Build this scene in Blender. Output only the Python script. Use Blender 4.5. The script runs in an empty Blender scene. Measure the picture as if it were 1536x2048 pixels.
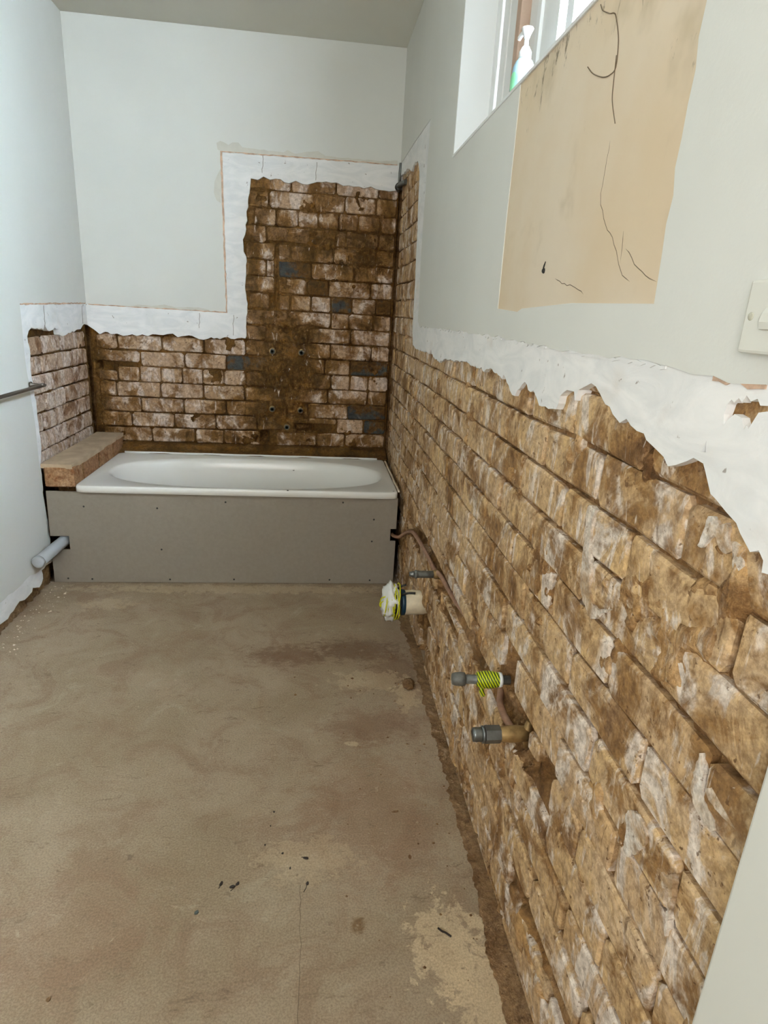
import bpy, bmesh, math, random
from mathutils import Vector, Matrix, noise
from mathutils.geometry import tessellate_polygon

sc = bpy.context.scene
COL = sc.collection
RND = random.Random(7)
W, H = 1.674, 2.610            # room width, ceiling height
REAR = -4.75                   # wall behind the camera

# ------------------------------------------------------------------ camera
cam_d = bpy.data.cameras.new('camera')
cam = bpy.data.objects.new('camera', cam_d)
COL.objects.link(cam)
r_ = Vector((0.99295355, -0.10556832, 0.05383836))
u_ = Vector((-0.01858464, 0.30997122, 0.95056428))
f_ = Vector((0.11703782, 0.94486675, -0.30582507))
M = Matrix(((r_.x, u_.x, -f_.x, -0.44314), (r_.y, u_.y, -f_.y, -3.68994), (r_.z, u_.z, -f_.z, 1.32814), (0, 0, 0, 1)))
cam.matrix_world = M
cam_d.sensor_fit = 'VERTICAL'
cam_d.sensor_height = 36.0
cam_d.lens = 1240.42 / 2048 * 36.0
cam_d.clip_start = 0.02
sc.camera = cam

# ------------------------------------------------------------------ world / exposure
world = bpy.data.worlds.new('world')
sc.world = world
world.use_nodes = True
bg = world.node_tree.nodes['Background']
bg.inputs[0].default_value = (0.77, 0.88, 1.0, 1)
bg.inputs[1].default_value = 96.0
# area fill lamp in the plane of an unseen, inferred window behind the camera
RW = (-1.62, -0.66, 1.05, 2.15)
al = bpy.data.lights.new('rear_window_offscreen', 'AREA')
al.shape = 'RECTANGLE'
al.size, al.size_y = RW[1] - RW[0] - 0.1, RW[3] - RW[2] - 0.1
al.energy = 29.0
al.color = (1.0, 0.97, 0.93)
alo = bpy.data.objects.new('rear_window_offscreen', al)
COL.objects.link(alo)
alo.location = ((RW[0] + RW[1]) / 2, REAR - 0.045, (RW[2] + RW[3]) / 2)
alo.rotation_euler = (math.radians(90), 0, math.radians(0))
sc.view_settings.view_transform = 'Standard'
sc.view_settings.look = 'None'
sc.view_settings.gamma = 1.0
sc.view_settings.use_curve_mapping = False
sc.view_settings.exposure = 0.10
sc.cycles.max_bounces = 8
sc.cycles.diffuse_bounces = 6
sc.cycles.glossy_bounces = 3
sc.cycles.adaptive_threshold = 0.05


# ------------------------------------------------------------------ materials
def S(r, g, b):
    def c(v):
        v /= 255.0
        return v / 12.92 if v <= 0.04045 else ((v + 0.055) / 1.055) ** 2.4
    return (c(r), c(g), c(b), 1.0)


class NT:
    def __init__(self, name):
        self.m = bpy.data.materials.new(name)
        self.m.use_nodes = True
        self.t = self.m.node_tree
        self.b = self.t.nodes['Principled BSDF']
        self._geo = None

    def n(self, typ, **kw):
        nd = self.t.nodes.new(typ)
        for k, v in kw.items():
            setattr(nd, k, v)
        return nd

    def link(self, a, b):
        self.t.links.new(a, b)

    def set(self, sock, v):
        if isinstance(v, bpy.types.NodeSocket):
            self.link(v, sock)
        else:
            sock.default_value = v

    def pos(self, scale=None, rand=0.0):
        if self._geo is None:
            self._geo = self.n('ShaderNodeNewGeometry')
        v = self._geo.outputs['Position']
        if scale:
            mp = self.n('ShaderNodeVectorMath', operation='MULTIPLY')
            self.link(v, mp.inputs[0])
            mp.inputs[1].default_value = scale
            v = mp.outputs[0]
        if rand:
            oi = self.n('ShaderNodeObjectInfo')
            m = self.n('ShaderNodeMath', operation='MULTIPLY')
            self.link(oi.outputs['Random'], m.inputs[0])
            m.inputs[1].default_value = rand
            ad = self.n('ShaderNodeVectorMath', operation='ADD')
            self.link(v, ad.inputs[0])
            self.link(m.outputs[0], ad.inputs[1])
            v = ad.outputs[0]
        return v

    def rand(self):
        return self.n('ShaderNodeObjectInfo').outputs['Random']

    def noise(self, vec, scale, detail=5, rough=0.6, dist=0.0):
        nd = self.n('ShaderNodeTexNoise')
        self.link(vec, nd.inputs['Vector'])
        nd.inputs['Scale'].default_value = scale
        nd.inputs['Detail'].default_value = detail
        nd.inputs['Roughness'].default_value = rough
        nd.inputs['Distortion'].default_value = dist
        return nd.outputs['Fac']

    def ramp(self, fac, lo, hi, a=0.0, b=1.0):
        nd = self.n('ShaderNodeMapRange', interpolation_type='SMOOTHSTEP')
        self.set(nd.inputs[0], fac)
        nd.inputs[1].default_value = lo
        nd.inputs[2].default_value = hi
        nd.inputs[3].default_value = a
        nd.inputs[4].default_value = b
        return nd.outputs[0]

    def math(self, op, a, b=0.0):
        nd = self.n('ShaderNodeMath', operation=op)
        self.set(nd.inputs[0], a)
        self.set(nd.inputs[1], b)
        return nd.outputs[0]

    def mix(self, fac, a, b, mode='MIX'):
        nd = self.n('ShaderNodeMix', data_type='RGBA', blend_type=mode)
        self.set(nd.inputs[0], fac)
        self.set(nd.inputs[6], a)
        self.set(nd.inputs[7], b)
        return nd.outputs[2]

    def sep(self, vec=None):
        nd = self.n('ShaderNodeSeparateXYZ')
        self.link(vec or self.pos(), nd.inputs[0])
        return nd.outputs

    def spot(self, x, y, rx, ry, soft=0.5, wob=0.0, wobfac=None):
        """1 inside an elliptical area of the floor, 0 outside, edge broken by noise"""
        s = self.sep()
        a = self.math('MULTIPLY', self.math('SUBTRACT', s[0], x), 1 / rx)
        b = self.math('MULTIPLY', self.math('SUBTRACT', s[1], y), 1 / ry)
        d = self.math('SQRT', self.math('ADD', self.math('MULTIPLY', a, a), self.math('MULTIPLY', b, b)))
        if wobfac is not None:
            d = self.math('ADD', d, self.math('MULTIPLY', self.math('SUBTRACT', wobfac, 0.5), wob))
        return self.ramp(d, 1.0, 1.0 - soft)

    def bump(self, h, strength=0.3, dist=0.004):
        nd = self.n('ShaderNodeBump')
        nd.inputs['Strength'].default_value = strength
        nd.inputs['Distance'].default_value = dist
        self.link(h, nd.inputs['Height'])
        self.link(nd.outputs[0], self.b.inputs['Normal'])

    def done(self, col=None, rough=0.8, metal=0.0, spec=None):
        if col is not None:
            self.set(self.b.inputs['Base Color'], col)
        self.set(self.b.inputs['Roughness'], rough)
        self.b.inputs['Metallic'].default_value = metal
        if spec is not None:
            self.b.inputs['Specular IOR Level'].default_value = spec
        return self.m


def mat_brick(name, tan1, tan2, white, brown, dark, dirt_lo, dirt_hi, wh_lo, wh_hi, stains=(), scratch=0.7, rough_h=0.55):
    """lime-washed, dirt-smeared brick; stains = (x, z, rx, rz, strength) blots of dried mud on the back wall"""
    t = NT(name)
    p, pr = t.pos(), t.pos(rand=17.0)
    ps = t.pos(scale=(1.0, 1.0, 0.5), rand=9.0)
    pv = t.pos(scale=(1.0, 1.0, 0.22))
    big = t.noise(p, 4.2, 6, 0.70, 0.7)
    mid = t.noise(pr, 9.0, 5, 0.70, 0.9)
    wn = t.noise(ps, 8.0, 5, 0.66, 1.6)
    sc_ = t.noise(pv, 38.0, 3, 0.65, 0.8)
    fine = t.noise(p, 60.0, 4, 0.75)
    pit = t.noise(pr, 70.0, 3, 0.6)
    base = t.mix(t.rand(), tan1, tan2)
    base = t.mix(t.ramp(mid, 0.35, 0.65, 0, 0.5), base, t.mix(0.5, base, white))
    col = t.mix(t.ramp(wn, wh_lo, wh_hi, 0, 0.9), base, white)
    dirt = t.math('ADD', t.math('MULTIPLY', big, 0.55), t.math('MULTIPLY', mid, 0.45))
    if stains:
        s = t.sep()
        acc = None
        for (x, z, rx, rz, k) in stains:
            a = t.math('MULTIPLY', t.math('SUBTRACT', s[0], x), 1 / rx)
            b = t.math('MULTIPLY', t.math('SUBTRACT', s[2], z), 1 / rz)
            q = t.math('SQRT', t.math('ADD', t.math('MULTIPLY', a, a), t.math('MULTIPLY', b, b)))
            q = t.ramp(q, 1.5, 0.5, 0, k)
            acc = q if acc is None else t.math('MAXIMUM', acc, q)
        dirt = t.math('ADD', dirt, t.math('MULTIPLY', acc, 0.16))
    col = t.mix(t.ramp(dirt, dirt_lo, dirt_hi, 0, 0.92), col, brown)
    col = t.mix(t.ramp(dirt, dirt_hi - 0.01, dirt_hi + 0.11, 0, 0.8), col, dark)
    col = t.mix(t.ramp(sc_, 0.62, 0.70, 0, scratch), col, white)
    col = t.mix(t.ramp(sc_, 0.36, 0.29, 0, 0.55), col, dark)
    col = t.mix(1.0, col, t.mix(t.ramp(fine, 0.3, 0.7), (0.58, 0.54, 0.50, 1), (1.16, 1.16, 1.16, 1)), 'MULTIPLY')
    col = t.mix(t.ramp(pit, 0.64, 0.70, 0, 0.8), col, dark)
    h = t.math('ADD', t.math('MULTIPLY', fine, 0.5), t.math('ADD', mid, t.math('MULTIPLY', pit, -0.4)))
    h = t.math('ADD', h, t.math('MULTIPLY', sc_, 0.5))
    t.bump(h, rough_h, 0.008)
    return t.done(col, 0.9, spec=0.2)


def mat_simple(name, c, rough=0.5, metal=0.0, var=0.0, scale=20.0, bump=0.0, spec=None):
    t = NT(name)
    if var or bump:
        nz = t.noise(t.pos(), scale, 5, 0.6)
    col = c
    if var:
        d = tuple(v * (1 - var) for v in c[:3]) + (1,)
        e = tuple(min(1, v * (1 + var * 0.6)) for v in c[:3]) + (1,)
        col = t.mix(t.ramp(nz, 0.3, 0.7), d, e)
    if bump:
        t.bump(nz, bump, 0.003)
    return t.done(col, rough, metal, spec)


def mat_mortar(name, a, b, c):
    t = NT(name)
    p = t.pos()
    n1 = t.noise(p, 9.0, 7, 0.7, 0.6)
    n2 = t.noise(p, 60.0, 5, 0.7)
    n3 = t.noise(p, 4.0, 4, 0.6)
    col = t.mix(t.ramp(n1, 0.35, 0.65), a, b)
    col = t.mix(t.ramp(n3, 0.5, 0.7, 0, 0.7), col, c)
    col = t.mix(1.0, col, t.mix(t.ramp(n2, 0.3, 0.7), (0.6, 0.57, 0.53, 1), (1.2, 1.2, 1.2, 1)), 'MULTIPLY')
    t.bump(t.math('ADD', n1, t.math('MULTIPLY', n2, 0.7)), 0.8, 0.008)
    return t.done(col, 0.95, spec=0.15)


def mat_paint(name, c, stain=0.0):
    t = NT(name)
    p = t.pos()
    n1 = t.noise(p, 1.7, 4, 0.5)
    n2 = t.noise(p, 160.0, 3, 0.5)
    d = tuple(v * 0.95 for v in c[:3]) + (1,)
    col = t.mix(t.ramp(n1, 0.35, 0.65), d, c)
    t.bump(n2, 0.12, 0.002)
    return t.done(col, 0.6, spec=0.3)


def mat_plaster(name):
    t = NT(name)
    p = t.pos()
    ps = t.pos(scale=(1, 1, 2.6))
    n1 = t.noise(ps, 6.0, 6, 0.6, 1.5)
    n2 = t.noise(p, 34.0, 4, 0.6, 0.4)
    n3 = t.noise(p, 3.0, 4, 0.65)
    col = t.mix(t.ramp(n1, 0.3, 0.7), S(232, 234, 235), S(247, 247, 247))
    col = t.mix(t.ramp(n3, 0.58, 0.75, 0, 0.35), col, S(214, 196, 176))
    col = t.mix(t.ramp(n2, 0.67, 0.71, 0, 0.7), col, S(128, 112, 98))
    t.bump(t.math('ADD', n1, t.math('MULTIPLY', n2, 0.4)), 0.35, 0.006)
    return t.done(col, 0.75, spec=0.25)


def mat_floor():
    t = NT('floor_concrete')
    p = t.pos()
    n1 = t.noise(p, 1.7, 5, 0.6, 0.5)
    n2 = t.noise(p, 6.0, 6, 0.7, 0.7)
    n3 = t.noise(p, 24.0, 5, 0.72, 0.4)
    n4 = t.noise(p, 210.0, 2, 0.7)
    n5 = t.noise(t.pos(scale=(1.0, 2.6, 1.0)), 15.0, 5, 0.72, 1.2)
    n6 = t.noise(t.pos(scale=(2.4, 1.0, 1.0)), 40.0, 4, 0.7, 0.8)
    col = t.mix(t.ramp(n1, 0.38, 0.62), S(148, 130, 106), S(162, 144, 122))
    col = t.mix(t.ramp(n2, 0.46, 0.66, 0, 0.6), col, S(136, 112, 90))
    col = t.mix(t.ramp(n2, 0.42, 0.32, 0, 0.5), col, S(170, 156, 134))
    for (x, y, rx, ry, k, c) in ((-0.52, -1.475, 0.24, 0.12, 0.75, S(108, 78, 52)), (-0.24, -1.44, 0.26, 0.13, 0.75, S(100, 74, 50)),
                                 (-0.10, -1.60, 0.16, 0.22, 0.6, S(108, 78, 52)), (-0.22, -1.93, 0.24, 0.12, 0.55, S(112, 80, 56)),
                                 (-0.25, -2.30, 0.26, 0.34, 0.35, S(128, 92, 66)), (-0.35, -3.1, 0.14, 0.14, 0.35, S(120, 92, 92)), (-0.15, -3.05, 0.12, 0.2, 0.5, S(110, 80, 54)),
                                 (-0.319, -2.64, 0.022, 0.026, 0.75, S(104, 74, 36)), (-0.95, -2.62, 0.30, 0.22, 0.25, S(140, 104, 82))):
        m = t.spot(x, y, rx, ry, 0.75, 3.0, t.math('ADD', t.math('MULTIPLY', n3, 0.5), t.math('MULTIPLY', n5, 0.5)))
        col = t.mix(t.math('MULTIPLY', m, k), col, c)
    for (x, y, rx, ry, k) in ((-0.125, -2.70, 0.085, 0.12, 0.75), (-0.045, -2.82, 0.10, 0.18, 0.75), (-0.44, -2.45, 0.14, 0.07, 0.3), (-0.085, -1.76, 0.05, 0.10, 0.5),
                              (-0.20, -1.66, 0.16, 0.07, 0.35), (-0.30, -2.02, 0.02, 0.012, 0.6), (-0.75, -0.86, 0.95, 0.05, 0.35), (-1.35, -1.02, 0.12, 0.06, 0.3)):
        m = t.spot(x, y, rx, ry, 0.3, 3.6, n3)
        col = t.mix(t.math('MULTIPLY', m, k), col, S(200, 178, 146))
    # scuffs and scratches
    col = t.mix(t.ramp(n5, 0.58, 0.70, 0, 0.5), col, S(104, 84, 66))
    col = t.mix(t.ramp(n5, 0.38, 0.29, 0, 0.45), col, S(188, 170, 146))
    col = t.mix(t.ramp(n6, 0.62, 0.72, 0, 0.4), col, S(110, 90, 72))
    col = t.mix(t.ramp(n3, 0.36, 0.28, 0, 0.4), col, S(190, 174, 150))
    col = t.mix(t.ramp(n3, 0.66, 0.76, 0, 0.5), col, S(98, 80, 64))
    col = t.mix(1.0, col, t.mix(t.ramp(n4, 0.3, 0.7), (0.80, 0.79, 0.78, 1), (1.14, 1.14, 1.14, 1)), 'MULTIPLY')
    h = t.math('ADD', t.math('MULTIPLY', n3, 0.8), t.math('ADD', n2, t.math('MULTIPLY', n4, 0.15)))
    t.bump(h, 0.35, 0.006)
    return t.done(col, t.ramp(n2, 0.3, 0.7, 0.62, 0.85), spec=0.3)


def mat_cream():
    t = NT('bare_cream_render')
    p = t.pos()
    n1 = t.noise(p, 2.2, 5, 0.55)
    n2 = t.noise(t.pos(scale=(1, 1.6, 0.7)), 17.0, 7, 0.72, 0.6)
    n3 = t.noise(p, 5.0, 4, 0.6)
    col = t.mix(t.ramp(n1, 0.35, 0.65), S(212, 192, 164), S(218, 203, 182))
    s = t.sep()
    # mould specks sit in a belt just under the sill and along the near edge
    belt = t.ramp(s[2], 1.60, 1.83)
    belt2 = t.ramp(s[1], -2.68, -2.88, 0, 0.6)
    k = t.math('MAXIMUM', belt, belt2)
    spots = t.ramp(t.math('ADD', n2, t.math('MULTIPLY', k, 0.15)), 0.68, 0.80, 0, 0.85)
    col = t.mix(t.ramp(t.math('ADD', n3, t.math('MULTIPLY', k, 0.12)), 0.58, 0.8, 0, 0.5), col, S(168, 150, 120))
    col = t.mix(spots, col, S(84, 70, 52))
    t.bump(n1, 0.2, 0.01)
    return t.done(col, 0.8, spec=0.2)


MUD = [(-0.60, 0.95, 0.20, 0.20, 1.0), (-0.62, 0.74, 0.20, 0.13, 1.0), (-0.60, 1.17, 0.17, 0.14, 0.9), (-0.70, 1.28, 0.12, 0.12, 0.5), (-0.42, 1.68, 0.14, 0.09, 0.8), (-0.20, 1.62, 0.14, 0.14, 0.75),
       (-0.10, 1.75, 0.10, 0.16, 0.5), (-0.79, 1.62, 0.05, 0.40, 0.55), (-0.60, 1.5, 0.07, 0.20, 0.6), (-1.64, 0.86, 0.05, 0.32, 0.6), (-0.7, 0.58, 0.5, 0.035, 0.35), (-0.75, 1.85, 0.06, 0.12, 0.6), (-0.42, 1.87, 0.10, 0.07, 0.6),
       (-0.48, 0.66, 0.12, 0.06, 0.7), (-0.13, 1.27, 0.06, 0.06, 0.5), (-0.12, 0.98, 0.08, 0.05, 0.5), (-0.13, 0.78, 0.1, 0.05, 0.5)]
M_BR = mat_brick('brick_sandy', S(202, 169, 122), S(184, 151, 110), S(228, 217, 206), S(136, 100, 56), S(88, 60, 32), 0.475, 0.565, 0.51, 0.60)
M_BB = mat_brick('brick_limed', S(172, 140, 104), S(190, 162, 136), S(220, 204, 194), S(118, 82, 31), S(66, 43, 12), 0.465, 0.555, 0.49, 0.57, MUD)
M_BL = mat_brick('brick_limed_side', S(184, 156, 130), S(194, 170, 150), S(222, 208, 200), S(128, 92, 60), S(84, 58, 38), 0.49, 0.60, 0.48, 0.57)
M_BD = mat_brick('brick_bluegrey', S(70, 73, 73), S(58, 62, 64), S(104, 102, 96), S(100, 68, 26), S(50, 40, 24), 0.44, 0.52, 0.62, 0.70, (), 0.2)
M_BH = mat_brick('brick_red_hob', S(168, 132, 98), S(150, 110, 78), S(190, 160, 130), S(128, 80, 42), S(88, 54, 28), 0.47, 0.6, 0.6, 0.7, (), 0.2)
M_MR = mat_brick('mortar_brown', S(146, 110, 66), S(146, 110, 66), S(200, 180, 156), S(110, 78, 42), S(74, 50, 26), 0.42, 0.53, 0.64, 0.72, (), 0.4, 0.9)
M_MB = mat_brick('mortar_ochre', S(110, 74, 26), S(110, 74, 26), S(176, 148, 114), S(80, 53, 15), S(46, 29, 8), 0.42, 0.53, 0.66, 0.74, (), 0.15, 0.9)
M_MS = mat_brick('mortar_smear', S(184, 146, 98), S(184, 146, 98), S(222, 208, 192), S(132, 96, 54), S(88, 60, 32), 0.44, 0.55, 0.55, 0.63, (), 0.6, 0.9)
M_REM = mat_brick('dirty_plaster', S(214, 202, 186), S(220, 208, 194), S(234, 228, 220), S(170, 138, 98), S(110, 84, 56), 0.47, 0.58, 0.46, 0.58, (), 0.5, 0.5)
M_PAINT = mat_paint('painted_plaster', S(225, 226, 221))
M_PAINT_L = M_PAINT
M_CEIL = mat_paint('ceiling_paint', S(224, 223, 213))
M_PL = mat_plaster('white_plaster')
M_FLOOR = mat_floor()
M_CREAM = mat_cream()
M_TAN = mat_simple('torn_paper_edge', S(208, 176, 152), 0.9, var=0.35, scale=26)
M_SKIM = mat_simple('old_skim', S(214, 212, 202), 0.8, var=0.05)
M_TUB = mat_simple('bath_enamel', S(240, 240, 236), 0.22, spec=0.5)
M_PANEL = mat_simple('fibre_cement', S(146, 137, 125), 0.85, var=0.05, scale=60, spec=0.2)
M_WHITE = mat_simple('white_gloss', S(236, 238, 238), 0.35)
M_SASH = mat_simple('sash_paint', S(230, 230, 228), 0.5)
M_REVEAL = mat_simple('reveal_paint', S(236, 238, 238), 0.45)
M_TRIM = mat_simple('trim_paint', S(216, 217, 210), 0.45)
M_SWITCH = mat_simple('switch_plastic', S(222, 222, 214), 0.35)
M_SCREWCAP = mat_simple('screw_cap', S(196, 194, 178), 0.5)
M_DARK = mat_simple('dark_metal', S(40, 38, 36), 0.6)
M_PVC = mat_simple('grey_pvc', S(178, 184, 190), 0.35)
M_PVCW = mat_simple('cream_pvc', S(226, 212, 184), 0.45, var=0.12, scale=30)
M_STEEL = mat_simple('dull_steel', S(120, 124, 124), 0.38, metal=0.8, var=0.2, scale=60)
M_ZINC = mat_simple('grey_coupling', S(112, 114, 110), 0.5, metal=0.35, var=0.25, scale=60)
M_COPPER = mat_simple('dusty_copper', S(158, 122, 98), 0.6, metal=0.2, var=0.2, scale=50)
M_BRASS = mat_simple('old_brass', S(150, 122, 78), 0.5, metal=0.5, var=0.3, scale=60)
M_CHROME = mat_simple('rail_metal', S(112, 106, 98), 0.35, metal=0.7)
M_BAG = mat_simple('white_plastic_bag', S(236, 238, 236), 0.35, bump=0.4, scale=40)
M_CORD = mat_simple('yellow_green_cord', S(206, 206, 30), 0.5)
M_TAPE_B = mat_simple('blue_tape', S(22, 58, 78), 0.4)
M_BLACK = mat_simple('black_rubber', S(20, 18, 16), 0.6)
M_LEAF = mat_simple('dark_debris', S(44, 36, 30), 0.8)
M_TIMBER = mat_simple('timber_edge', S(168, 140, 120), 0.6, var=0.1)
M_RENDER = mat_simple('ledge_render', S(182, 160, 134), 0.95, var=0.16, scale=14, bump=0.4)
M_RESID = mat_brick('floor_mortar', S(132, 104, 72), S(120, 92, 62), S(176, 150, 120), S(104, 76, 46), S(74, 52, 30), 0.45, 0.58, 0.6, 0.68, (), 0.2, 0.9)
M_CHIP = mat_simple('pale_chip', S(214, 198, 176), 0.9, var=0.15)
M_CRACK = mat_simple('crack_line', S(110, 94, 76), 0.95)
M_LABEL = mat_simple('green_label', S(120, 186, 140), 0.5)
M_PUMP = mat_simple('pump_plastic', S(228, 230, 230), 0.35)


def striped():
    t = NT('striped_tape')
    s = t.sep(t.pos())
    v = t.math('ADD', t.math('MULTIPLY', s[0], 900.0), t.math('MULTIPLY', s[2], 520.0))
    k = t.ramp(t.math('SINE', v), 0.0, 0.5)
    return t.done(t.mix(k, S(196, 206, 20), S(40, 66, 20)), 0.4)


M_STRIPE = striped()


def glass_pane():
    t = NT('window_glass')
    t.t.nodes.remove(t.b)
    tr = t.n('ShaderNodeBsdfTransparent')
    tr.inputs[0].default_value = (0.95, 0.98, 0.98, 1)
    gl = t.n('ShaderNodeBsdfGlossy')
    gl.inputs['Roughness'].default_value = 0.05
    mx = t.n('ShaderNodeMixShader')
    mx.inputs[0].default_value = 0.06
    t.link(tr.outputs[0], mx.inputs[1])
    t.link(gl.outputs[0], mx.inputs[2])
    t.link(mx.outputs[0], t.t.nodes['Material Output'].inputs[0])
    return t.m


M_GLASS = glass_pane()


def frosted():
    t = NT('frosted_glass')
    t.t.nodes.remove(t.b)
    tr = t.n('ShaderNodeBsdfTransparent')
    tr.inputs[0].default_value = (0.86, 0.90, 1.0, 1)
    tl = t.n('ShaderNodeBsdfTranslucent')
    tl.inputs[0].default_value = (0.80, 0.82, 0.92, 1)
    mx = t.n('ShaderNodeMixShader')
    mx.inputs[0].default_value = 0.97
    t.link(tr.outputs[0], mx.inputs[1])
    t.link(tl.outputs[0], mx.inputs[2])
    t.link(mx.outputs[0], t.t.nodes['Material Output'].inputs[0])
    return t.m


M_FROST = frosted()
tb = NT('clear_bottle')
tb.b.inputs['Transmission Weight'].default_value = 0.35
tb.b.inputs['IOR'].default_value = 1.2
M_BOTTLE = tb.done(S(176, 206, 222), 0.15)


# ------------------------------------------------------------------ object helpers
def link(name, me, mat, parent=None, smooth=False):
    o = bpy.data.objects.new(name, me)
    COL.objects.link(o)
    if mat is not None and len(me.materials) == 0:
        me.materials.append(mat)
    if parent is not None:
        o.parent = parent
        o.matrix_parent_inverse = parent.matrix_world.inverted() if parent.type == 'EMPTY' else Matrix.Identity(4)
    if smooth:
        for p in me.polygons:
            p.use_smooth = True
    return o


def mesh(name, verts, faces, mat, parent=None, smooth=False):
    me = bpy.data.meshes.new(name)
    me.from_pydata([tuple(v) for v in verts], [], faces)
    bm = bmesh.new()
    bm.from_mesh(me)
    bmesh.ops.recalc_face_normals(bm, faces=bm.faces)
    bm.to_mesh(me)
    bm.free()
    return link(name, me, mat, parent, smooth)


def empty(name, loc, label, cat, group=None):
    o = bpy.data.objects.new(name, None)
    COL.objects.link(o)
    o.empty_display_size = 0.05
    o.location = loc
    o.matrix_world = Matrix.Translation(loc)
    tag(o, label, cat, group)
    return o


def tag(o, label, cat, group=None):
    o['label'] = label
    o['category'] = cat
    if group:
        o['group'] = group
    return o


def struct(o, label=None):
    o['kind'] = 'structure'
    if label:
        o['label'] = label
    return o


def box(name, lo, hi, mat, parent=None, bevel=0.0):
    bm = bmesh.new()
    bmesh.ops.create_cube(bm, size=1.0)
    for v in bm.verts:
        v.co = Vector([(lo[i] + hi[i]) / 2 + v.co[i] * (hi[i] - lo[i]) for i in range(3)])
    if bevel:
        bmesh.ops.bevel(bm, geom=bm.edges[:], offset=bevel, segments=2, affect='EDGES', profile=0.6)
    bmesh.ops.recalc_face_normals(bm, faces=bm.faces)
    me = bpy.data.meshes.new(name)
    bm.to_mesh(me)
    bm.free()
    return link(name, me, mat, parent)


def tube_data(pts, rad, seg=10, cap=True):
    """sweep a circle along pts; rad scalar or list"""
    pts = [Vector(p) for p in pts]
    n = len(pts)
    rads = rad if isinstance(rad, (list, tuple)) else [rad] * n
    V, F = [], []
    prev = None
    for i, p in enumerate(pts):
        t = (pts[min(i + 1, n - 1)] - pts[max(i - 1, 0)]).normalized()
        if prev is None:
            a = Vector((0, 0, 1)) if abs(t.z) < 0.9 else Vector((1, 0, 0))
            u = t.cross(a).normalized()
        else:
            u = (prev - t * prev.dot(t)).normalized()
        prev = u
        w = t.cross(u)
        for k in range(seg):
            an = 2 * math.pi * k / seg
            V.append(p + (u * math.cos(an) + w * math.sin(an)) * rads[i])
    for i in range(n - 1):
        for k in range(seg):
            F.append((i * seg + k, i * seg + (k + 1) % seg, (i + 1) * seg + (k + 1) % seg, (i + 1) * seg + k))
    if cap:
        F.append(tuple(range(seg - 1, -1, -1)))
        F.append(tuple((n - 1) * seg + k for k in range(seg)))
    return V, F


def tube(name, pts, rad, mat, parent=None, seg=10, cap=True, smooth=True):
    V, F = tube_data(pts, rad, seg, cap)
    o = mesh(name, V, F, mat, parent, smooth)
    if smooth:
        for p in o.data.polygons:
            if len(p.vertices) > 4:
                p.use_smooth = False
    return o


def smooth_path(pts, sub=6):
    P = [Vector(p) for p in pts]
    out = []
    for i in range(len(P) - 1):
        p0, p1, p2, p3 = P[max(i - 1, 0)], P[i], P[i + 1], P[min(i + 2, len(P) - 1)]
        for k in range(sub):
            t = k / sub
            out.append(0.5 * ((2 * p1) + (p2 - p0) * t + (2 * p0 - 5 * p1 + 4 * p2 - p3) * t * t + (3 * p1 - p0 - 3 * p2 + p3) * t ** 3))
    out.append(P[-1])
    return out


def lathe(name, axis_o, axis_d, prof, mat, parent=None, seg=20, smooth=True):
    """prof: list of (distance along axis, radius)"""
    d = Vector(axis_d).normalized()
    o = Vector(axis_o)
    return tube(name, [o + d * a for a, r in prof], [max(r, 1e-4) for a, r in prof], mat, parent, seg, True, smooth)


# wall frames: (along, z, d) -> world, d is metres out of the brick face into the room
def fr_right(a, z, d): return Vector((0.007 - d, a, z))
def fr_back(a, z, d): return Vector((a, 0.007 - d, z))
def fr_left(a, z, d): return Vector((-W - 0.007 + d, a, z))


def jag(pts, amp, step=0.02, seed=0, closed=False):
    """break a polyline into a ragged one"""
    rn = random.Random(seed)
    out = []
    n = len(pts)
    for i in range(n if closed else n - 1):
        a, b = pts[i], pts[(i + 1) % n]
        L = math.hypot(b[0] - a[0], b[1] - a[1])
        k = max(1, int(L / step))
        for j in range(k):
            t = j / k
            x, y = a[0] + (b[0] - a[0]) * t, a[1] + (b[1] - a[1]) * t
            if j:
                nx, ny = -(b[1] - a[1]) / L, (b[0] - a[0]) / L
                o = rn.uniform(-amp, amp)
                x, y = x + nx * o, y + ny * o
            out.append((x, y))
    if not closed:
        out.append(pts[-1])
    return out


def sheet(name, frame, outer, d0, d1, mat, parent, holes=()):
    """flat layer with thickness: front at d1, edges running back to d0"""
    loops = [list(outer)] + [list(h) for h in holes]
    tris = tessellate_polygon([[Vector((p[0], p[1], 0)) for p in l] for l in loops])
    flat = [p for l in loops for p in l]
    n = len(flat)
    V = [frame(p[0], p[1], d1) for p in flat] + [frame(p[0], p[1], d0) for p in flat]
    F = [tuple(t) for t in tris]
    s = 0
    for l in loops:
        m = len(l)
        for i in range(m):
            j = (i + 1) % m
            F.append((s + i, s + j, n + s + j, n + s + i))
        s += m
    return mesh(name, V, F, mat, parent)


def fbm(x, y, z=0.0, octv=4):
    return noise.fractal(Vector((x, y, z)), 0.9, 2.0, octv)      # about -1..1


def ss(a, b, v):
    t = min(1.0, max(0.0, (v - a) / (b - a)))
    return t * t * (3 - 2 * t)


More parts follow.
